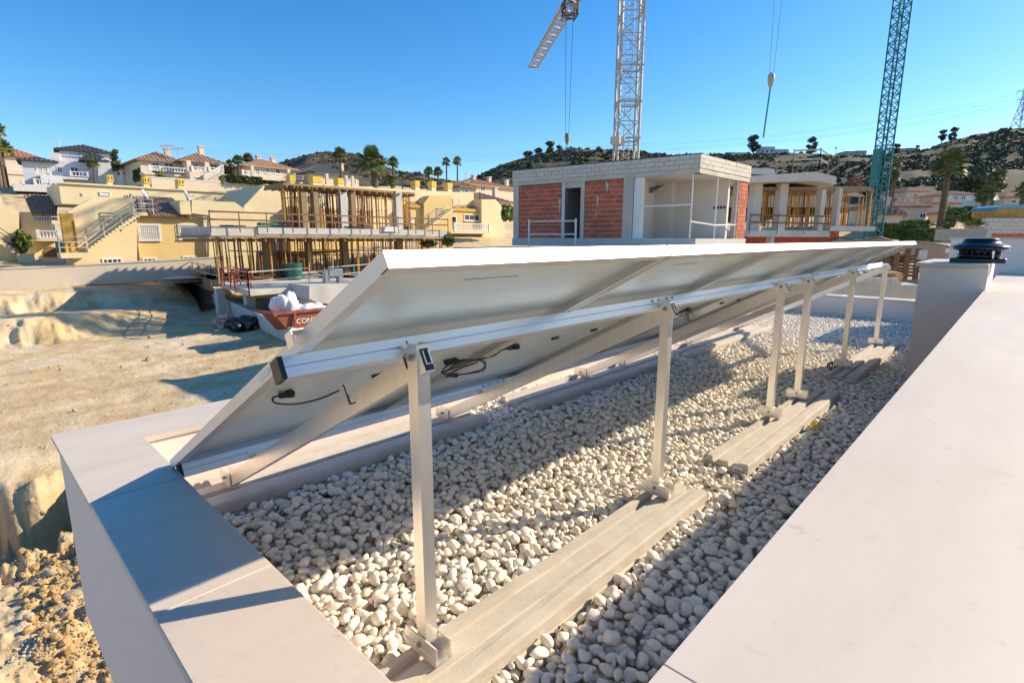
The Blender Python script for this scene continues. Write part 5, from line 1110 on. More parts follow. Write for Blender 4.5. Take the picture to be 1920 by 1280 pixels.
for k in range(8): m=MB(); m.bar(c+np.array([rg.uniform(-.7,.7),rg.uniform(-.7,.7),0]),c+np.array([rg.uniform(-.5,.5),rg.uniform(-.5,.5),rg.uniform(.5,.95)]),.12); m.build('stick','prop_rust',rr_)

# ============================================================ cranes
mat('crane_white',(.40,.365,.315),.6,var=.12,scale=2); mat('crane_green',(.012,.185,.20),.5,var=.15); mat('crane_light_green',(.20,.42,.36),.5,var=.15)
def lattice(m,a,b,w,n,ch=.16,br=.08,tri=False,upv=None,cross=False):
    a=Vector([float(c) for c in a]);b=Vector([float(c) for c in b]); d=(b-a).normalized(); up=Vector(upv) if upv else (Vector((0,0,1)) if abs(d.z)<.9 else Vector((FH[0],FH[1],0)))
    s=d.cross(up).normalized(); t=s.cross(d).normalized(); K=[-s*w/2-t*w/2,s*w/2-t*w/2,s*w/2+t*w/2,-s*w/2+t*w/2] if not tri else [-s*w/2,s*w/2,t*w*1.1]
    for k in K: m.bar(a+k,b+k,ch)
    for i in range(n):
        p=a.lerp(b,i/n); q=a.lerp(b,(i+1)/n)
        for j in range(len(K)):
            k0,k1=K[j],K[(j+1)%len(K)]; m.bar(p+k0,p+k1,br); 
            if i%2: m.bar(p+k0,q+k1,br)
            else: m.bar(p+k1,q+k0,br)
            if cross and i%2: m.bar(p+k1,q+k0,br*.8)
d0=39.; base=atd(1167,446,d0); gz=-2.; top=22.6
cr=thing('tower_crane',(base[0],base[1],gz),'pale lattice tower crane with its jib, behind the brick building','crane')
m=MB(); lattice(m,(base[0],base[1],gz),(base[0],base[1],top),1.42,18,.13,.052); m.build('mast','crane_white',cr)
m=MB(); 
for sx in(-.2,.2): m.bar((base[0]+sx*RH[0],base[1]+sx*RH[1],gz),(base[0]+sx*RH[0],base[1]+sx*RH[1],top),.04)
for k in range(80): z=gz+.3*k; m.bar((base[0]-.2*RH[0],base[1]-.2*RH[1],z),(base[0]+.2*RH[0],base[1]+.2*RH[1],z),.03)
m.build('ladder','crane_white',cr)
for py in(262,195,128): 
    z=zat(1167,py,d0); m=MB(); m.box(base[0]-1.0,base[0]+1.0,base[1]-1.0,base[1]+1.0,z-.05,z+.05); m2=MB(); 
    P=[(base[0]+a*RH[0]*.76+b*FH[0]*.76,base[1]+a*RH[1]*.76+b*FH[1]*.76,z) for a,b in((-1,-1),(1,-1),(1,1),(-1,1))]
    for i in range(4): m2.bar(P[i],P[(i+1)%4],.10)
    m2.build('joint_collar','crane_white',cr)
m=MB(); q=atd(1158,264,d0-.9); m.box(q[0]-.35,q[0]+.35,q[1]-.35,q[1]+.35,q[2]-.25,q[2]+.25); m.build('floodlight','concrete_light',cr)
tip=onz(1000,126,top); jb=np.array([base[0],base[1],top]); jd=(tip-jb)/np.linalg.norm(tip-jb)
m=MB(); lattice(m,jb-jd*1.0,tip,1.15,34,.13,.06,tri=True); m.build('jib','crane_white',cr)
m=MB(); m.bar(tip-RH*.75,tip+RH*.75,.2); m.build('jib_end','crane_white',cr)
m=MB(); m.tube([jb+np.array([0,0,7.0]),jb+jd*24+np.array([0,0,1.3])],.05,5); m.build('tie_rod','crane_white',cr)
m=MB(); lattice(m,jb,jb+np.array([0,0,7.0]),1.0,6,.14,.07); m.build('tower_head','crane_white',cr)
m=MB(); lattice(m,jb,jb-jd*9,1.2,8,.14,.07); m.build('counter_jib','crane_white',cr); m=MB(); c=jb-jd*8.5; m.box(c[0]-1,c[0]+1,c[1]-1,c[1]+1,c[2]-1.6,c[2]); m.build('counterweight','concrete',cr)
# trolley, ropes and hook
w=onz(1080,14,top); t=float((w-jb)@jd); tp=jb+jd*t
m=MB(); lattice(m,tp-jd*.9+np.array([0,0,-.25]),tp+jd*.9+np.array([0,0,-.25]),1.25,3,.10,.07); m.build('trolley','iron',cr)
hk=atd(1063,258,float((tp-CAMPOS)@FH)); hz=float(hk[2])
for s in(-.16,.16): m=MB(); m.tube([tp+RH*s*2.2,np.array([tp[0]+RH[0]*s,tp[1]+RH[1]*s,hz+.3])],.022,5); m.build('hoist_rope','iron',cr)
c=np.array([tp[0],tp[1],hz]); m=MB(); m.smooth=True; m.lathe((c[0],c[1],c[2]-.2),[(.04,-.5),(.12,-.4),(.20,-.1),(.24,.25),(.20,.5),(.1,.6)],12); m.build('hook_block','tile_brown',cr)
m=MB(); m.tube(smooth_path([c+np.array([0,0,-.9]),c+np.array([0,0,-1.4]),c+RH*.22+np.array([0,0,-1.7]),c+np.array([0,0,-1.95]),c-RH*.2+np.array([0,0,-1.75])]),.06,6); m.tube([c+np.array([0,0,-.8]),c+np.array([0,0,-3.4])],.06,5); m.build('hook','iron',cr)
# green crane
d1=44.; b1=atd(1636,446,d1); tg=30.; g=thing('tower_crane',(b1[0],b1[1],-1),'green lattice tower crane behind the right concrete frame','crane')
m=MB(); lattice(m,(b1[0],b1[1],-1),(b1[0],b1[1],tg),.84,50,.11,.05); m.build('mast','crane_green',g)
m=MB(); z0_=zat(1636,280,d1); z1_=zat(1640,350,d1)
for k in range(5): 
    zz=z1_+(z0_-z1_)*k/4; P=[(b1[0]+a*RH[0]*.5+b*FH[0]*.5,b1[1]+a*RH[1]*.5+b*FH[1]*.5,zz) for a,b in((-1,-1),(1,-1),(1,1),(-1,1))]
    for i in range(4): m.bar(P[i],P[(i+1)%4],.07)
P=[(b1[0]+a*RH[0]*.5+b*FH[0]*.5,b1[1]+a*RH[1]*.5+b*FH[1]*.5) for a,b in((-1,-1),(1,-1),(1,1),(-1,1))]
for i in range(2,4):
    a,b=P[i],P[(i+1)%4]; m.add([(a[0],a[1],z1_),(b[0],b[1],z1_),(b[0],b[1],z0_),(a[0],a[1],z0_)],[(0,1,2,3)])
m.build('ladder_cage','crane_green',g)
m=MB(); 
for sx in(-.18,.18): m.bar((b1[0]+sx*RH[0],b1[1]+sx*RH[1],-1),(b1[0]+sx*RH[0],b1[1]+sx*RH[1],tg),.035)
for k in range(100): z=-1+.3*k; m.bar((b1[0]-.18*RH[0],b1[1]-.18*RH[1],z),(b1[0]+.18*RH[0],b1[1]+.18*RH[1],z),.03)
m.build('ladder','crane_green',g)
hp=atd(1446,146,38.); jd=(np.array([hp[0],hp[1],0])-np.array([b1[0],b1[1],0])); jd/=np.linalg.norm(jd); jb=np.array([b1[0],b1[1],tg])
m=MB(); lattice(m,jb,jb+jd*30,1.1,30,.12,.06,tri=True); m.build('jib','crane_green',g); m=MB(); lattice(m,jb,jb-jd*9,1.1,8,.12,.06); m.build('counter_jib','crane_green',g)
for s in(-.14,.14): m=MB(); m.tube([np.array([hp[0],hp[1],tg])+RH*s*4,np.array([hp[0],hp[1],hp[2]+.3])+RH*s],.020,5); m.build('hoist_rope','steel_grey',g)
m=MB(); m.smooth=True; m.lathe((hp[0],hp[1],hp[2]-.2),[(.04,-.5),(.14,-.3),(.22,.0),(.22,.35),(.1,.5)],12); m.build('hook_block','crane_white',g)
m=MB(); lo=zat(1438,258,38.); m.tube([(hp[0],hp[1],hp[2]-.6),(hp[0]-RH[0]*.18,hp[1]-RH[1]*.18,lo)],.055,6); m.build('lifting_sling','teal_paint',g)

# ============================================================ houses, walls and stores on the right
villa_house(Fac(1630,62,1700,60),'house with brown tiled roof just right of the green crane',1640,1693,385,405,None,440,'tile_brown','villa_cream',8,chs=((1662,372),),wins=((1650,414,1664,432),))
villa_house(Fac(1668,70,1742,70),'wide low house with brown tiled roof and two chimneys behind the hedge',1672,1738,371,389,None,420,'tile_brown','villa_cream',9,chs=((1697,373),(1713,374)),wins=((1724,399,1735,410),(1690,398,1702,410)))
villa_house(Fac(1740,74,1800,74),'cream house with brown roof behind the tall right palm',1744,1795,374,383,None,402,'tile_terracotta','villa_cream',8,wins=((1770,384,1783,394),))
villa_house(Fac(1778,84,1830,84),'white house with glazed balcony on the right slope',1782,1826,360,366,376,392,'tile_terracotta','villa_white',7,balus=((1782,1824),),wins=((1786,367,1797,376),(1800,367,1812,376),(1817,368,1824,374)))
villa_house(Fac(1806,66,1900,66),'low house with flat brown roof and red awning at the right',1812,1862,392,399,None,415,'tile_brown','villa_cream',6,wins=((1820,402,1835,410),))
villa_house(Fac(1870,80,1960,80),'brown-roofed house at the right picture edge',1884,1960,360,371,None,388,'tile_terracotta','villa_cream',8,wins=((1895,374,1905,382),))
villa_house(Fac(1690,95,1745,95),'small house with terracotta roof higher on the right slope',1700,1738,352,360,None,375,'tile_terracotta','villa_cream',7,wins=((1712,363,1720,369),))
f=Fac(1630,40,1800,40); r=thing('garden_wall',f.base(1700,470),'brown garden wall with a wavy dark coping below the hedges','wall')
top=[(1560,452),(1575,446),(1592,450),(1612,452),(1634,449),(1650,446),(1662,449),(1680,455),(1700,456),(1720,455),(1742,457),(1760,459),(1782,463)]
mat('wall_brown',(.36,.29,.235),.9,var=.1); f.poly(top+[(1782,490),(1560,490)],0,.3).build('wall_panel','wall_brown',r)
m=f.mb(); m.smooth=True; m.tube(smooth_path([(*f.uw(a,b),) and (f.uw(a,b)[0],.15,f.uw(a,b)[1]+.03) for a,b in top]),.10,6); m.build('coping','door_brown',r)
f.rect(1773,466,1787,474,-.02,-.005).build('meter_box','sticker',r)
f=Fac(1540,23,1720,22)
r=thing('storage_wall',f.base(1640,560),'grey concrete block walls of a stair pit beyond the far parapet','wall'); f.rect(1548,528,1684,566,0,3.2).build('wall_panel','concrete',r); f.rect(1684.5,534,1720,570,1.5,3.).build('wall_panel','concrete',r)
nb=9; u0,w1=f.uw(1548,527.8);u1,_=f.uw(1684,527.8)
for k in range(nb): m=f.mb(); a=u0+(u1-u0)*k/nb; m.bev(a+.01,a+(u1-u0)/nb-.01,-.03,.25,w1+.003,w1+.2,.006); m.build('block','block_grey',r)
def pallet_stack(f,px0,px1,py0,py1,n,label,mt='formwork',v=.5):
    u0,w1=f.uw(px0,py0,v);u1,w0=f.uw(px1,py1,v); r=thing('pallet_stack',f.pt((u0+u1)/2,v,w0),label,'pallets'); hh=(w1-w0)/n
    for k in range(n):
        z=w0+hh*k; dx=random.uniform(-.03,.03)
        for v_ in(v,v+.45,v+.9): m=f.mb(); m.box(u0+dx,u1+dx,v_,v_+.1,z,z+hh*.55); m.build('bearer',mt,r)
        for j in range(7): m=f.mb(); a=u0+dx+(u1-u0)*j/7; m.box(a,a+(u1-u0)/7*.75,v-.02,v+1.02,z+hh*.56,z+hh*.8); m.build('slat',mt,r)
mat('pallet_wood',(.55,.36,.15),.8,var=.25,scale=5)
pallet_stack(f,1634,1692,509,531,4,'stack of four yellow wooden pallets on the grey block wall','pallet_wood')
f5=Fac(1660,29,1720,29)
r=thing('scaffold_rack',f5.base(1690,520),'dark rack of rusty scaffold boards behind the pallets','rack')
for k in range(7): f5.rect(1662,478+k*6.2,1722,481.5+k*6.2,.0,1.2).build('board','prop_rust',r)
for a in(1662,1680,1700,1720): f5.rect(a-1,466,a+1,525,-.06,-.01).build('upright','prop_rust',r)
r=thing('site_machine',f5.base(1695,488),'yellow machine cover among the scaffold boards','machine'); f5.poly([(1684,486),(1692,474),(1706,474),(1712,480),(1710,487)],.3,1.1).build('body','chimney_yellow',r); f5.rect(1688,487.3,1709,489,.35,1.05).build('chassis','iron',r)
m=MB(); a=Vector(f5.base(1664,480,.2)); m.smooth=True; m.tube(smooth_path([a,a+Vector((.3,.1,.35)),Vector(f5.base(1684,472,.3)),Vector(f5.base(1690,480,.4))]),.06,6); m.build('hose','plank_grey',r)
r=thing('panel_board',f5.base(1733,485),'pale upright board leaning by the white shaft','board'); f5.poly([(1725,469),(1740,469),(1738,484),(1722,484)],-.4,-.3).build('sheet','concrete_light',r); f5.rect(1723,484.2,1738,486,-.45,-.2).build('foot','concrete_light',r)
f=Fac(1846,33,1960,33); r=thing('block_building',f.base(1900,450),'grey block wall with brick base at the right edge','building')
f.rect(1850,428,1990,452,.03,4).build('wall_core','mortar',r); f.rect(1864,438,1990,452,-.05,.02).build('brick_base','brick_red',r); u0,w1=f.uw(1848,409);u1,_=f.uw(1990,409); _,wb=f.uw(1848,438); hh=(w1-wb)/4
for k in range(4):
    for j in range(11): m=f.mb(); a=u0+(u1-u0)*(j+(.5 if k%2 else 0))/11; m.bev(a+.008,a+(u1-u0)/11-.008,0-.04,.25,w1-hh*(k+1)+.01,w1-hh*k,.006); m.build('block','block_grey',r)
mat('tarp_blue',(.10,.33,.42),.5,var=.15,bump=.5,bscale=3); mat('tarp_orange',(.50,.27,.06),.7,var=.35,scale=3,bump=.4,bscale=5)
r=thing('covered_pallet',f.base(1900,408),'orange wrapped load under a blue tarpaulin on the grey block wall','load'); f.poly([(1866,394),(1880,391),(1990,390),(1990,407.6),(1866,407.6)],.3,2.0).build('load','tarp_orange',r); f.poly([(1872,388),(1885,384),(1990,383),(1990,390.6),(1880,391.6),(1868,393.6)],.2,2.1).build('tarpaulin','tarp_blue',r)
f=Fac(1790,42,1850,42); r=thing('white_gate',f.base(1810,445),'white metal gate frame in front of the right houses','gate'); 
for a in(1792,1800,1824): f.rect(a,431,a+1.6,445,0,.06).build('gate_post','white_paint',r)
f.rect(1793.7,431,1823.9,432.5,0,.06).build('gate_rail','white_paint',r); f.rect(1802,437,1823.9,438.3,.0,.05).build('gate_rail','white_paint',r)
r=thing('gate_pillar',f.base(1840,440),'small tiled gate pillar right of the white gate','pillar'); f.rect(1828,428,1846,448,.5,1.2).build('pillar','villa_cream',r); f.rect(1826,424,1848,427.7,.4,1.3).build('tile_cap','tile_terracotta',r)

# ============================================================ hills
mat('hill_soil',(.066,.052,.030),.95,var=.35,scale=.05,bump=.8,bscale=.35,col2=(.118,.090,.055),blot=(.09,(.075,.07,.036),.50))
HILLS=[]
def hill(sky_pts,D,foot,back,label,seed,zf):
    xs=np.array([p[0] for p in sky_pts],float); ys=np.array([p[1] for p in sky_pts],float); cols=np.linspace(xs[0],xs[-1],int((xs[-1]-xs[0])/5)+2); rows=30; V=[]; grid=[]
    for c in cols:
        y=np.interp(c,xs,ys); zt=zat(c,y,D); row=[]
        for r_ in range(rows+8):
            t=r_/rows if r_<=rows else 1; d=foot+(D-foot)*t if r_<=rows else D+(back)*(r_-rows)/7
            if r_<=rows: z=zf+(zt-zf)*(t**.85)
            else: z=zt-(zt-zf)*((r_-rows)/7)**1.2
            p=atd(c,446,d); row.append((p[0],p[1],z))
        grid.append(row)
    G=np.array(grid); n=fbm(G[...,0]*.02,G[...,1]*.02,seed)*10+fbm(G[...,0]*.07,G[...,1]*.07,seed+5)*4+fbm(G[...,0]*.2,G[...,1]*.2,seed+7)*1.3
    t=np.array([min(r_/rows,1) for r_ in range(rows+8)]); amp=np.clip(np.sin(np.pi*np.clip(t,0,1))*1.2,0,1); amp[rows:]=.0; amp[rows-3:rows+1]=np.maximum(amp[rows-3:rows+1],.10)
    G[...,2]+=n*amp[None,:]*.8; ni,nj=G.shape[:2]; idx=np.arange(ni*nj).reshape(ni,nj); Q=np.stack([idx[:-1,:-1],idx[1:,:-1],idx[1:,1:],idx[:-1,1:]],-1).reshape(-1,4)
    m=MB(); m.add(G.reshape(-1,3).tolist(),Q.tolist()); m.smooth=True; o=m.build('hill','hill_soil'); tag(o,kind='structure'); HILLS.append((G,rows)); return G
hA=hill([(480,345),(510,325),(530,307),(560,300),(590,290),(620,284),(650,285),(690,290),(720,310),(760,326),(800,334),(860,341),(930,350)],330,150,150,'left',3,10)
hB=hill([(790,355),(850,350),(880,343),(900,334),(920,320),(945,306),(1000,290),(1050,283),(1140,286),(1200,291),(1300,293),(1400,290),(1450,284),(1500,289),(1560,294),(1640,300),(1720,310)],470,230,200,'mid',13,16)
hC=hill([(1290,330),(1340,305),(1400,300),(1480,297),(1560,297),(1640,293),(1700,284),(1740,275),(1760,268),(1780,262),(1820,252),(1860,243),(1920,236),(2000,226),(2200,232),(2500,260)],300,105,180,'right',23,7)

# ============================================================ vegetation
mat('leaf_dark',(.048,.068,.026),.75,var=.4,scale=.6,col2=(.095,.12,.045)); mat('leaf_mid',(.09,.145,.028),.7,var=.4,scale=.8,col2=(.18,.24,.05)); mat('leaf_olive',(.095,.088,.045),.8,var=.35,scale=.3,col2=(.16,.14,.075)); mat('leaf_light',(.11,.15,.02),.7,var=.3,scale=1.5,col2=(.21,.23,.04)); mat('palm_leaf',(.12,.165,.04),.5,var=.35,scale=1.2,col2=(.22,.26,.08)); mat('palm_dead',(.22,.16,.08),.9,var=.3); mat('bark',(.13,.095,.065),.95,var=.3,scale=4,bump=.6,bscale=12)
def leafcloud(m,centers,radii,n,size,rg,flat=1.0):
    for c,R in zip(centers,radii):
        for _ in range(n):
            d=rg.normal(size=3); d/=np.linalg.norm(d); rad=R*rg.uniform(.55,1.05); p=np.array(c)+d*rad*np.array([1,1,flat]); nn=d+rg.normal(size=3)*.7; nn/=np.linalg.norm(nn); a=np.cross(nn,rg.normal(size=3)); a/=np.linalg.norm(a); b=np.cross(nn,a); s=size*rg.uniform(.6,1.3)
            m.add([p-a*s,p+b*s*.7,p+a*s,p-b*s*.7],[(0,1,2,3)])
def tree_proto(seed,h,cw,chh,trunk_h,mt,n=12,per=70,leaf=.22,cone=False):
    rg=np.random.default_rng(seed); root=bpy.data.objects.new('tree',None); COL.objects.link(root)
    m=MB(); m.smooth=True; m.tube([(0,0,0),(.05*h,.0,trunk_h*.5),(.0,.03*h,trunk_h),(.02*h,0,h*.8)],.035*h,8,.012*h)
    for k in range(5): a=rg.uniform(0,6.28); m.tube([(0,.02*h,trunk_h*.9),(math.cos(a)*cw*.35,math.sin(a)*cw*.35,trunk_h+chh*.45)],.014*h,5,.006*h)
    m.build('trunk','bark',root); cs=[];rs=[]
    for k in range(n):
        t=rg.random(); z=trunk_h+chh*t; w=(cw/2)*((1-t)*.95+.05 if cone else math.sqrt(max(1-(2*t-.85)**2/1.4,.08))); a=rg.uniform(0,6.28); q=w*math.sqrt(rg.random())*.75; cs.append((math.cos(a)*q,math.sin(a)*q,z)); rs.append(cw*rg.uniform(.13,.24))
    m=MB(); leafcloud(m,cs,rs,per,leaf,rg,.75); m.build('crown',mt,root); return root
def place_tree(proto,px,py_base,dep,height,protoh,label,cat='tree',group=None,rz=0,first=[set()]):
    p=atd(px,py_base,dep); sc=height/protoh
    if proto.name not in first[0]:
        first[0].add(proto.name); proto.location=[float(c) for c in p]; proto.scale=(sc,sc,sc); proto.rotation_euler=(0,0,rz); o=proto
    else: o=copy_tree(proto,p,rz,sc)
    tag(o,label,cat,group); return o
# fan palms
def palm_proto(seed,th,name='palm_tree',nf=58,skirt=True,fr=1.55,trunk_r=.24):
    rg=np.random.default_rng(seed); root=bpy.data.objects.new(name,None); COL.objects.link(root); m=MB(); m.smooth=True; P=[];
    k=14; lean=rg.uniform(-.25,.25)
    m.tube([(lean*(i/k)**2,0,th*i/k) for i in range(k+1)],trunk_r*1.25,10,trunk_r*.85); m.smooth=False
    for i in range(int(th/.28)): z=.28*i; r=trunk_r*(1.28-.4*z/th); m.lathe((lean*(z/th)**2,0,z),[(r,.0),(r+.035,.10),(r,.2)],9)
    m.build('trunk','bark',root); m=MB(); md=MB(); top=Vector((lean,0,th))
    for i in range(nf):
        el=math.asin(rg.uniform(-.72,.98)) if i>4 else 1.4; az=i*2.399+rg.uniform(-.3,.3); L=fr*rg.uniform(.75,1.1); d=Vector((math.cos(az)*math.cos(el),math.sin(az)*math.cos(el),math.sin(el))); dead=skirt and el<math.radians(-35); mm=md if dead else m
        q=top+d*L*.62; mm.bar(top,q,.035,.02); side=d.cross(Vector((0,0,1))); side=side.normalized() if side.length>.05 else Vector((1,0,0)); up=side.cross(d).normalized(); nb=17
        for j in range(nb):
            a=(j/(nb-1)-.5)*3.3; e=(d*math.cos(a)+side*math.sin(a)).normalized(); ll=L*.66*(1-.25*abs(a)/1.65); w=side*math.cos(a)-d*math.sin(a); w*=.062*L; droop=Vector((0,0,-.30*ll*math.cos(el)))
            mid=q+e*ll*.55+up*.06*L+Vector((0,0,-.04*ll)); tip=q+e*ll+droop
            mm.add([q,mid-w,tip,mid+w,mid-up*.02],[(0,1,4),(1,2,4),(2,3,4),(3,0,4)])
    c=m.build('crown','palm_leaf',root); 
    if md.f: md.build('dead_fronds','palm_dead',root)
    return root
palmA=palm_proto(1,6.0); palmB=palm_proto(2,9.0,nf=40,fr=1.35,trunk_r=.2); palmC=palm_proto(3,3.0,nf=52,fr=1.9,trunk_r=.34,skirt=False)
G='palm trees among the houses'
def palm(pr,ph,px,py0,py1,dep,label,rz=0): return place_tree(pr,px,py1,dep,(zat(px,py0,dep)-zat(px,py1,dep))*1.1,ph,label,'palm',G,rz)
palm(palmC,4.9,703,283,352,70,'bushy large palm in front of the bare left hill')
palm(palmA,7.5,640,284,345,82,'slim palm in front of the bare hill beside the grey-green roof',1)
palm(palmA,7.5,738,300,352,85,'palm half hidden behind the bushy large palm',2)
palm(palmB,10.3,838,302,362,88,'left one of the twin palms above the yellow chimneys',1.)
palm(palmB,10.3,858,300,362,88,'right one of the twin palms above the yellow chimneys',2.)
palm(palmA,7.5,805,318,362,86,'shorter palm left of the twin palms',.4); palm(palmA,7.5,822,318,362,90,'dark palm just left of the twin palms',3.4)
palm(palmA,7.5,755,325,356,84,'small palm right of the bushy large palm',4.2)
palm(palmC,4.9,735,332,356,72,'low bushy palm at the foot of the large palm',2.2)
palm(palmA,7.5,450,297,346,74,'palm between the cream villas',.8); palm(palmA,7.5,468,293,340,82,'palm behind the roof of the middle villa',1.8)
palm(palmA,7.5,180,304,352,66,'palm in front of the white villa',.3); palm(palmC,4.9,418,330,346,68,'small yellowish palm by the villa steps',1.3)
palm(palmB,10.3,10,238,352,70,'tall palm at the left picture edge',.9); palm(palmB,10.3,2,258,352,66,'lower palm at the left picture edge',2.9)
palm(palmA,7.5,14,270,352,72,'third palm in the clump at the left edge',2.0)
palm(palmA,7.5,1762,296,426,52,'tall sturdy palm on the right in front of the houses',.5)
palm(palmB,10.3,1674,303,372,92,'palm on the right slope behind the tiled roofs',1.5); palm(palmA,7.5,1668,325,380,86,'lower palm beside the green crane',.2)
palm(palmA,7.5,1858,326,395,70,'palm on the right slope above the covered load',1.); palm(palmC,4.9,1842,352,395,64,'bushy palm below the right slope',2.)
palm(palmC,4.9,1776,408,440,49,'low palm with arching fronds behind the square hedge',1.9); palm(palmC,4.9,1915,345,385,75,'palm at the right picture edge',.9); palm(palmA,7.5,1868,248,270,288,'small palm on the right hill crest',.9); palm(palmB,10.3,1566,277,291,295,'lone small palm on the ridge left of the green crane',1.9)
# round trees on the ridges
tA=tree_proto(5,6.,5.,4.2,1.8,'leaf_dark',14,60,.36); tB=tree_proto(6,6.,4.,4.6,1.2,'leaf_dark',14,60,.33); tC=tree_proto(8,7.,3.,6.,.9,'leaf_dark',16,50,.25,cone=True)
GT='dark trees on the ridges'
def tr(pr,ph,px,py0,py1,dep,label,rz): place_tree(pr,px,py1,dep,(zat(px,py0,dep)-zat(px,py1,dep))*1.25,ph,label,'tree',GT,rz)
k=0
for px,py0,py1,pr,ph,lab in [(1412,263,291,tA,6.2,'round dark tree on the ridge above the brick building corner'),(1521,266,294,tB,6.,'bushy dark tree on the ridge left of the green crane'),(1766,250,268,tA,6.2,'flat-topped tree at the left end of the hilltop wall'),(1786,246,268,tB,6.,'dark tree on the right hill by the hilltop wall'),
   (1030,274,300,tA,6.2,'big pine on the middle ridge left of the crane hook'),(1048,280,302,tB,6.,'pine on the middle ridge under the crane hook'),(1069,282,300,tA,6.2,'pine on the middle ridge right of the crane hook'),(1085,282,298,tB,6.,'fourth pine along the middle ridge'),(1101,283,299,tA,6.2,'fifth pine along the middle ridge'),(1122,281,298,tB,6.,'round pine left of the white crane mast'),(1138,292,301,tA,6.2,'low pine beside the white crane mast'),
   (1010,286,312,tB,6.,'dark tree on the left shoulder of the middle ridge'),(990,293,320,tA,6.2,'tree on the falling left slope of the middle ridge'),(1677,276,294,tA,6.2,'tree on the ridge right of the green crane'),(1718,277,290,tB,6.,'dark tree left of the hilltop wall'),(1500,288,297,tA,6.2,'low tree on the ridge right of the hook'),(1245,290,299,tA,6.2,'low tree behind the brick building roof')]:
    dep=460 if px<1300 else(290 if px>1600 else 440); tr(pr,ph,px,py0,py1+2,dep,lab,k*.7); k+=1
place_tree(tC,221,328,72,zat(221,289,72)-zat(221,318,72)+2,7.,'dark conifer beside the white villa','tree',GT,0); tr(tC,7.,434,300,346,78,'tall dark cypress beside the cream villa steps',1.); tr(tC,7.,425,306,346,80,'second cypress beside the cream villa steps',2.)
# scrub on the hills: one mass each
def quads(name,Q,mt,parent=None):
    me=bpy.data.meshes.new(name); n=len(Q); me.vertices.add(n*4); me.vertices.foreach_set('co',np.ascontiguousarray(Q,dtype=np.float32).ravel())
    me.loops.add(n*4); me.loops.foreach_set('vertex_index',np.arange(n*4,dtype=np.int32)); me.polygons.add(n); me.polygons.foreach_set('loop_start',np.arange(0,n*4,4,dtype=np.int32)); me.polygons.foreach_set('loop_total',np.full(n,4,np.int32)); me.update()
    me.materials.append(MATS[mt]); o=bpy.data.objects.new(name,me); COL.objects.link(o); put(o,parent); return o
def unit(a): return a/np.linalg.norm(a,axis=-1,keepdims=True)
def leafquads(P,k,rg,asp=.75):
    n=len(P); x=unit(rg.normal(size=(n,3))); y=unit(np.cross(x,rg.normal(size=(n,3)))); k=k[:,None]; return np.stack([P-x*k,P+y*k*asp,P+x*k,P-y*k*asp],1)
def scrub(G_,rows,n,smin,smax,mts,label,seed,tmin=.0):
    rg=np.random.default_rng(seed); ni,nj=G_.shape[:2]
    for mt,share in mts:
        m=int(n*share); i=rg.uniform(0,ni-1.01,m); j=rg.uniform(rows*tmin,rows-.01,m); a=i.astype(int); b=j.astype(int); fi=(i-a)[:,None]; fj=(j-b)[:,None]
        p=G_[a,b]*(1-fi)*(1-fj)+G_[a+1,b]*fi*(1-fj)+G_[a,b+1]*(1-fi)*fj+G_[a+1,b+1]*fi*fj
        p=p[vnoise(p[:,0]*.045,p[:,1]*.045,seed)>-.12]; s=rg.uniform(smin,smax,len(p))*rg.uniform(.6,1.2,len(p)); p=np.repeat(p,18,0); s=np.repeat(s,18)
        d=unit(rg.normal(size=p.shape)); d[:,2]=np.abs(d[:,2]); c=p+d*(s*rg.uniform(.3,.9,len(s)))[:,None]*np.array([1,1,.8])
        ob=quads('scrub',leafquads(c,s*.38,rg),mt); tag(ob,label+(' (darker bushes)' if mt=='leaf_dark' and share<.5 else ''),'scrub',kind='stuff')
scrub(hA,30,3600,.5,1.3,[('leaf_olive',1.)],'dry low scrub dotted over the bare left hill',2)
scrub(hB,30,4200,1.2,3.0,[('leaf_dark',.7),('leaf_olive',.3)],'dark trees and scrub covering the middle ridge',3,.35)
scrub(hC,30,11000,.45,1.4,[('leaf_olive',.9),('leaf_dark',.1)],'dry scrub and bushes covering the right hill',4,.1)
def bush(px0,py0,px1,py1,dep,depth,mt,label,cat,box=False,seed=1,n=1500,leaf=.09,name='bush'):
    f=Fac(px0,dep,px1,dep); u0,w1=f.uw(px0,py0);u1,w0=f.uw(px1,py1); rg=np.random.default_rng(seed); r=thing(name,f.pt((u0+u1)/2,depth/2,w0),label,cat); m=MB(); cx,cy,cz=(u0+u1)/2,depth/2,(w0+w1)/2; a,b,c=(u1-u0)/2,depth/2,(w1-w0)/2
    if box:
        d=rg.uniform(-1,1,(n,3)); kk=rg.integers(0,3,n); ar=np.arange(n); d[ar,kk]=np.sign(d[ar,kk])*rg.uniform(.86,1.03,n)
    else:
        d=unit(rg.normal(size=(n,3))); d*=(rg.uniform(.6,1.08,n)*(1+.25*np.sin(5*d[:,0]+seed)*np.cos(4*d[:,2])))[:,None]
    P=f.A+np.outer(cx+d[:,0]*a,f.u)+np.outer(cy+d[:,1]*b,f.v)+np.outer(cz+d[:,2]*c,[0,0,1]); quads('foliage',leafquads(P,leaf*rg.uniform(.6,1.4,n),rg,.7),mt,r); m=f.mb(); 

    if box: m.box(cx-a*.8,cx+a*.8,cy-b*.8,cy+b*.8,w0,cz+c*.8)
    else: m.lathe((cx,cy,w0),[(.12,0),(.08,(w1-w0)*.4),(.02,(w1-w0)*.8)],7)
    m.build('stem','bark' if not box else 'leaf_dark',r)
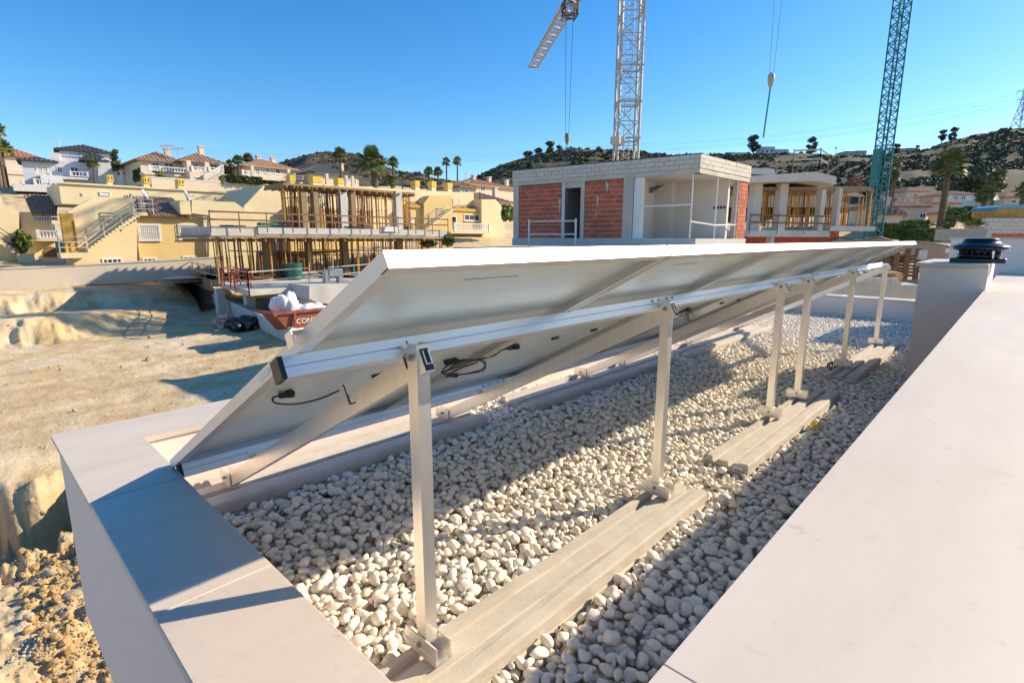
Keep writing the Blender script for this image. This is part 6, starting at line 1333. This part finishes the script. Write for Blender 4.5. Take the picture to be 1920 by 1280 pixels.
bush(1671,419,1721,448,47,2.6,'leaf_mid','rounded clipped hedge left of the square one','hedge',True,1,3200,.10,'hedge'); bush(1723,430,1764,453,45,2.2,'leaf_mid','square clipped hedge nearest the shaft','hedge',True,2,2800,.10,'hedge'); bush(1715,413,1742,428,52,2.,'leaf_mid','darker hedge behind the two clipped ones','hedge',True,3,1600,.10,'hedge')
bush(1762,437,1776,446,46,1.2,'leaf_mid','small hedge right of the square hedge','hedge',True,4,700,.09,'hedge')
bush(24,434,66,470,38.0,2.0,'leaf_light','bright yellow-green bush on the planter at the left','bush',False,5,2600,.10); bush(22,408,38,434,41,1.6,'leaf_mid','dark bush behind the planter at the left','bush',False,6,900,.12)
bush(260,317,293,340,69,3,'leaf_dark','dark clipped hedge in front of the cream villa','hedge',True,7,1500,.16,'hedge'); bush(292,317,312,341,68,2.,'leaf_light','yellow-green shrub in front of the cream villa balustrade','bush',False,8,900,.16)
bush(430,328,492,346,71,2,'leaf_dark','long dark hedge below the middle villa','hedge',True,9,2200,.16,'hedge'); bush(492,338,560,347,71,1.5,'leaf_dark','low dark hedge right of the long one','hedge',True,10,1800,.14,'hedge')
bush(755,420,772,432,46.5,1.5,'leaf_mid','small shrub behind the right end of the lower deck','bush',False,11,700,.12); bush(804,452,824,462,45,1.5,'leaf_mid','green shrub beside the grey block wing','bush',False,12,600,.12); bush(843,442,856,462,44,1.2,'leaf_mid','leafy shrub at the corner of the grey block wing','bush',False,13,600,.12); bush(940,385,962,412,56,3,'leaf_mid','green tree beside the brick building left corner','bush',False,14,1500,.16)
bush(1800,388,1850,412,62,3,'leaf_mid','leafy garden bushes below the white balcony house','bush',False,15,2200,.16); bush(1832,395,1866,420,58,3,'leaf_mid','bright garden bush left of the covered load','bush',False,16,1800,.15); bush(1640,330,1700,372,110,6,'leaf_dark','dark tree mass behind the right tiled roofs','bush',False,17,2000,.4); bush(1795,330,1900,366,100,5,'leaf_dark','dark shrubbery below the right hill','bush',False,18,2600,.4)
bush(546,412,574,440,47.5,2,'leaf_mid','green garden shrub behind the lower props','bush',False,19,900,.14); bush(440,425,470,450,46.5,2,'leaf_mid','leafy shrub behind the left end of the lower deck','bush',False,20,900,.14)

# ============================================================ hilltop houses, wall, masts, pylon and wires
def hut(px0,px1,py0,py1,dep,label,mt='villa_white',roof=True):
    f=Fac(px0,dep,px1,dep); h=thing('hilltop_house',f.base((px0+px1)/2,py1),label,'house','small houses on the ridges'); f.rect(px0,py0,px1,py1+2,0,8).build('wall',mt,h)
    u0,w=f.uw(px0,py0);u1,_=f.uw(px1,py0)
    m=f.mb(); m.box(u0-.3,u1+.3,-.3,8.3,w+.01,w+.35); m.build('roof',('tile_terracotta' if roof else mt),h)
    n=max(int((px1-px0)/7),1)
    for k in range(n): a=px0+(px1-px0)*(k+.3)/n; win(f,h,a,py0+(py1-py0)*.3,a+2.4,py0+(py1-py0)*.75,0,sill=False,mull=0,fw=.1)
for k,(a,b,c,d,e_,l,mt_,ro) in enumerate([(1076,1096,284,292,468,'white hilltop house left of the ridge pines','villa_white',False),(1108,1136,286,296,468,'long white house on the ridge beside the white crane','villa_white',False),(1196,1214,289,297,460,'small cream house right of the white crane mast','villa_white',True),(1218,1240,290,297,460,'second small house right of the white crane mast','villa_cream',True),
   (1426,1452,276,290,440,'white house on the ridge under the green hook','villa_white',False),(1452,1478,281,292,440,'lower white house right of the green hook','villa_white',True),(1585,1606,285,293,296,'low house on the ridge left of the green crane','villa_cream',True),(1606,1624,284,292,296,'second low house beside the green crane','villa_cream',True),(1684,1698,280,288,288,'small cream house on the ridge right of the green crane','villa_cream',True),(1702,1714,279,287,288,'second small house on the right ridge','villa_cream',True),(1372,1400,287,294,440,'flat white house left of the ridge tree','villa_white',False)]): hut(a,b,c,d,e_,l,mt_,ro)
f=Fac(1764,278,1880,270); r=thing('hilltop_wall',f.base(1820,270),'pale stone terrace wall on the crest of the right hill','wall'); f.poly([(1764,269),(1790,261),(1828,256),(1850,260),(1878,268),(1878,274),(1764,274)],0,3).build('wall_panel','wall_beige',r)
ORD=['first','second','third','first','second','third','fourth','first','second','third','left','right']
for k,(px,py0,py1,dep) in enumerate([(1034,261,285,466),(1044,268,285,466),(1050,263,285,466),(1097,265,290,466),(1104,268,290,466),(1111,262,290,466),(1124,264,290,466),(1262,276,296,455),(1268,274,296,455),(1273,278,296,455),(787,318,345,300),(873,318,350,300)]):
    a=atd(px,py0,dep);b=atd(px,py1,dep); r=thing('antenna_mast',b,'%s antenna mast %s'%(ORD[k],'above the ridge pines left of the crane' if px<1060 and px>1000 else 'on the ridge beside the white crane' if 1090<px<1130 else 'on the ridge right of the white crane' if px>1200 else 'over the yellow chimneys'),'antenna','antenna masts on the ridge'); m=MB(); m.tube([b,a],.22,5,.08); m.build('pole','steel_grey',r); m=MB(); m.bar(a-RH*.8-np.array([0,0,2.]),a+RH*.8-np.array([0,0,2.]),.12); m.build('crossbar','steel_grey',r)
# roof aerials on the cream villa
for px,py,lab in((313,276,'large roof aerial on the left chimney of the cream villa'),(333,281,'second roof aerial on the cream villa roof')):
    a=atd(px,py+14,72);b=atd(px,py-3,72); r=thing('roof_aerial',a,lab,'aerial'); m=MB(); m.bar(a,b,.06); m.build('mast','steel_grey',r); m=MB(); m.bar(b-RH*.9,b+RH*.9,.05)
    for q in np.linspace(-.8,.8,7): m.bar(b+RH*q-FH*.35,b+RH*q+FH*.35,.04); m.bar(b+RH*q-np.array([0,0,.25]),b+RH*q+np.array([0,0,.25]),.04)
    m.build('antenna','steel_grey',r)
pb=atd(1912,240,285); ptop=atd(1912,160,285)
r=thing('pylon',pb,'grey lattice electricity pylon on the crest of the right hill','pylon'); P0=Vector(pb);P1=Vector(ptop); m=MB(); Hh=(P1-P0).z; R_=Vector(RH);Fv=Vector(FH)
def ring(t,w): c=P0+Vector((0,0,Hh*t)); return [c+R_*a*w+Fv*b*w for a,b in((-1,-1),(1,-1),(1,1),(-1,1))]
lv=[(0,2.8),(.22,2.1),(.42,1.5),(.6,1.0),(.78,.7),(.9,.6),(1,.12)]
for (t0,w0),(t1,w1) in zip(lv[:-1],lv[1:]):
    A=ring(t0,w0);B=ring(t1,w1)
    for i in range(4): m.bar(A[i],B[i],.28); m.bar(A[i],B[(i+1)%4],.16); m.bar(A[(i+1)%4],B[i],.16); m.bar(B[i],B[(i+1)%4],.16)
m.build('tower','steel_grey',r); ends=[]
for t,w in((.86,4.4),(.66,3.6)):
    c=P0+Vector((0,0,Hh*t)); m=MB()
    for s in(-1,1): m.bar(c+R_*s*.5+Vector((0,0,1)),c+R_*s*w,.2); m.bar(c+R_*s*.5-Vector((0,0,.2)),c+R_*s*w,.2); m.bar(c+R_*s*w,c+R_*s*w-Vector((0,0,1.6)),.14); ends.append(c+R_*s*w-Vector((0,0,1.6)))
    m.build('cross_arm','steel_grey',r)
names=['top','upper','lower','lowest']
for k,(e_,y1,y2) in enumerate(zip(ends[:4],(266,270,274,279),(286,290,293,297))):
    a=e_; b=Vector(atd(1180,y1+4,330)); c=Vector(atd(300,y1+8,420)); d=Vector(atd(-300,y1-40,430)); m=MB(); pts=[]
    for (p,q,sag) in((a,b,5.),(b,c,7.)):
        for i in range(14): t=i/14; pts.append(p.lerp(q,t)-Vector((0,0,sag*4*t*(1-t))))
    pts.append(c); m.tube(pts,.036,4); o=m.build('power_line','steel_grey'); tag(o,'%s of the thin power lines running left from the pylon'%names[k],'power line','power lines across the sky')
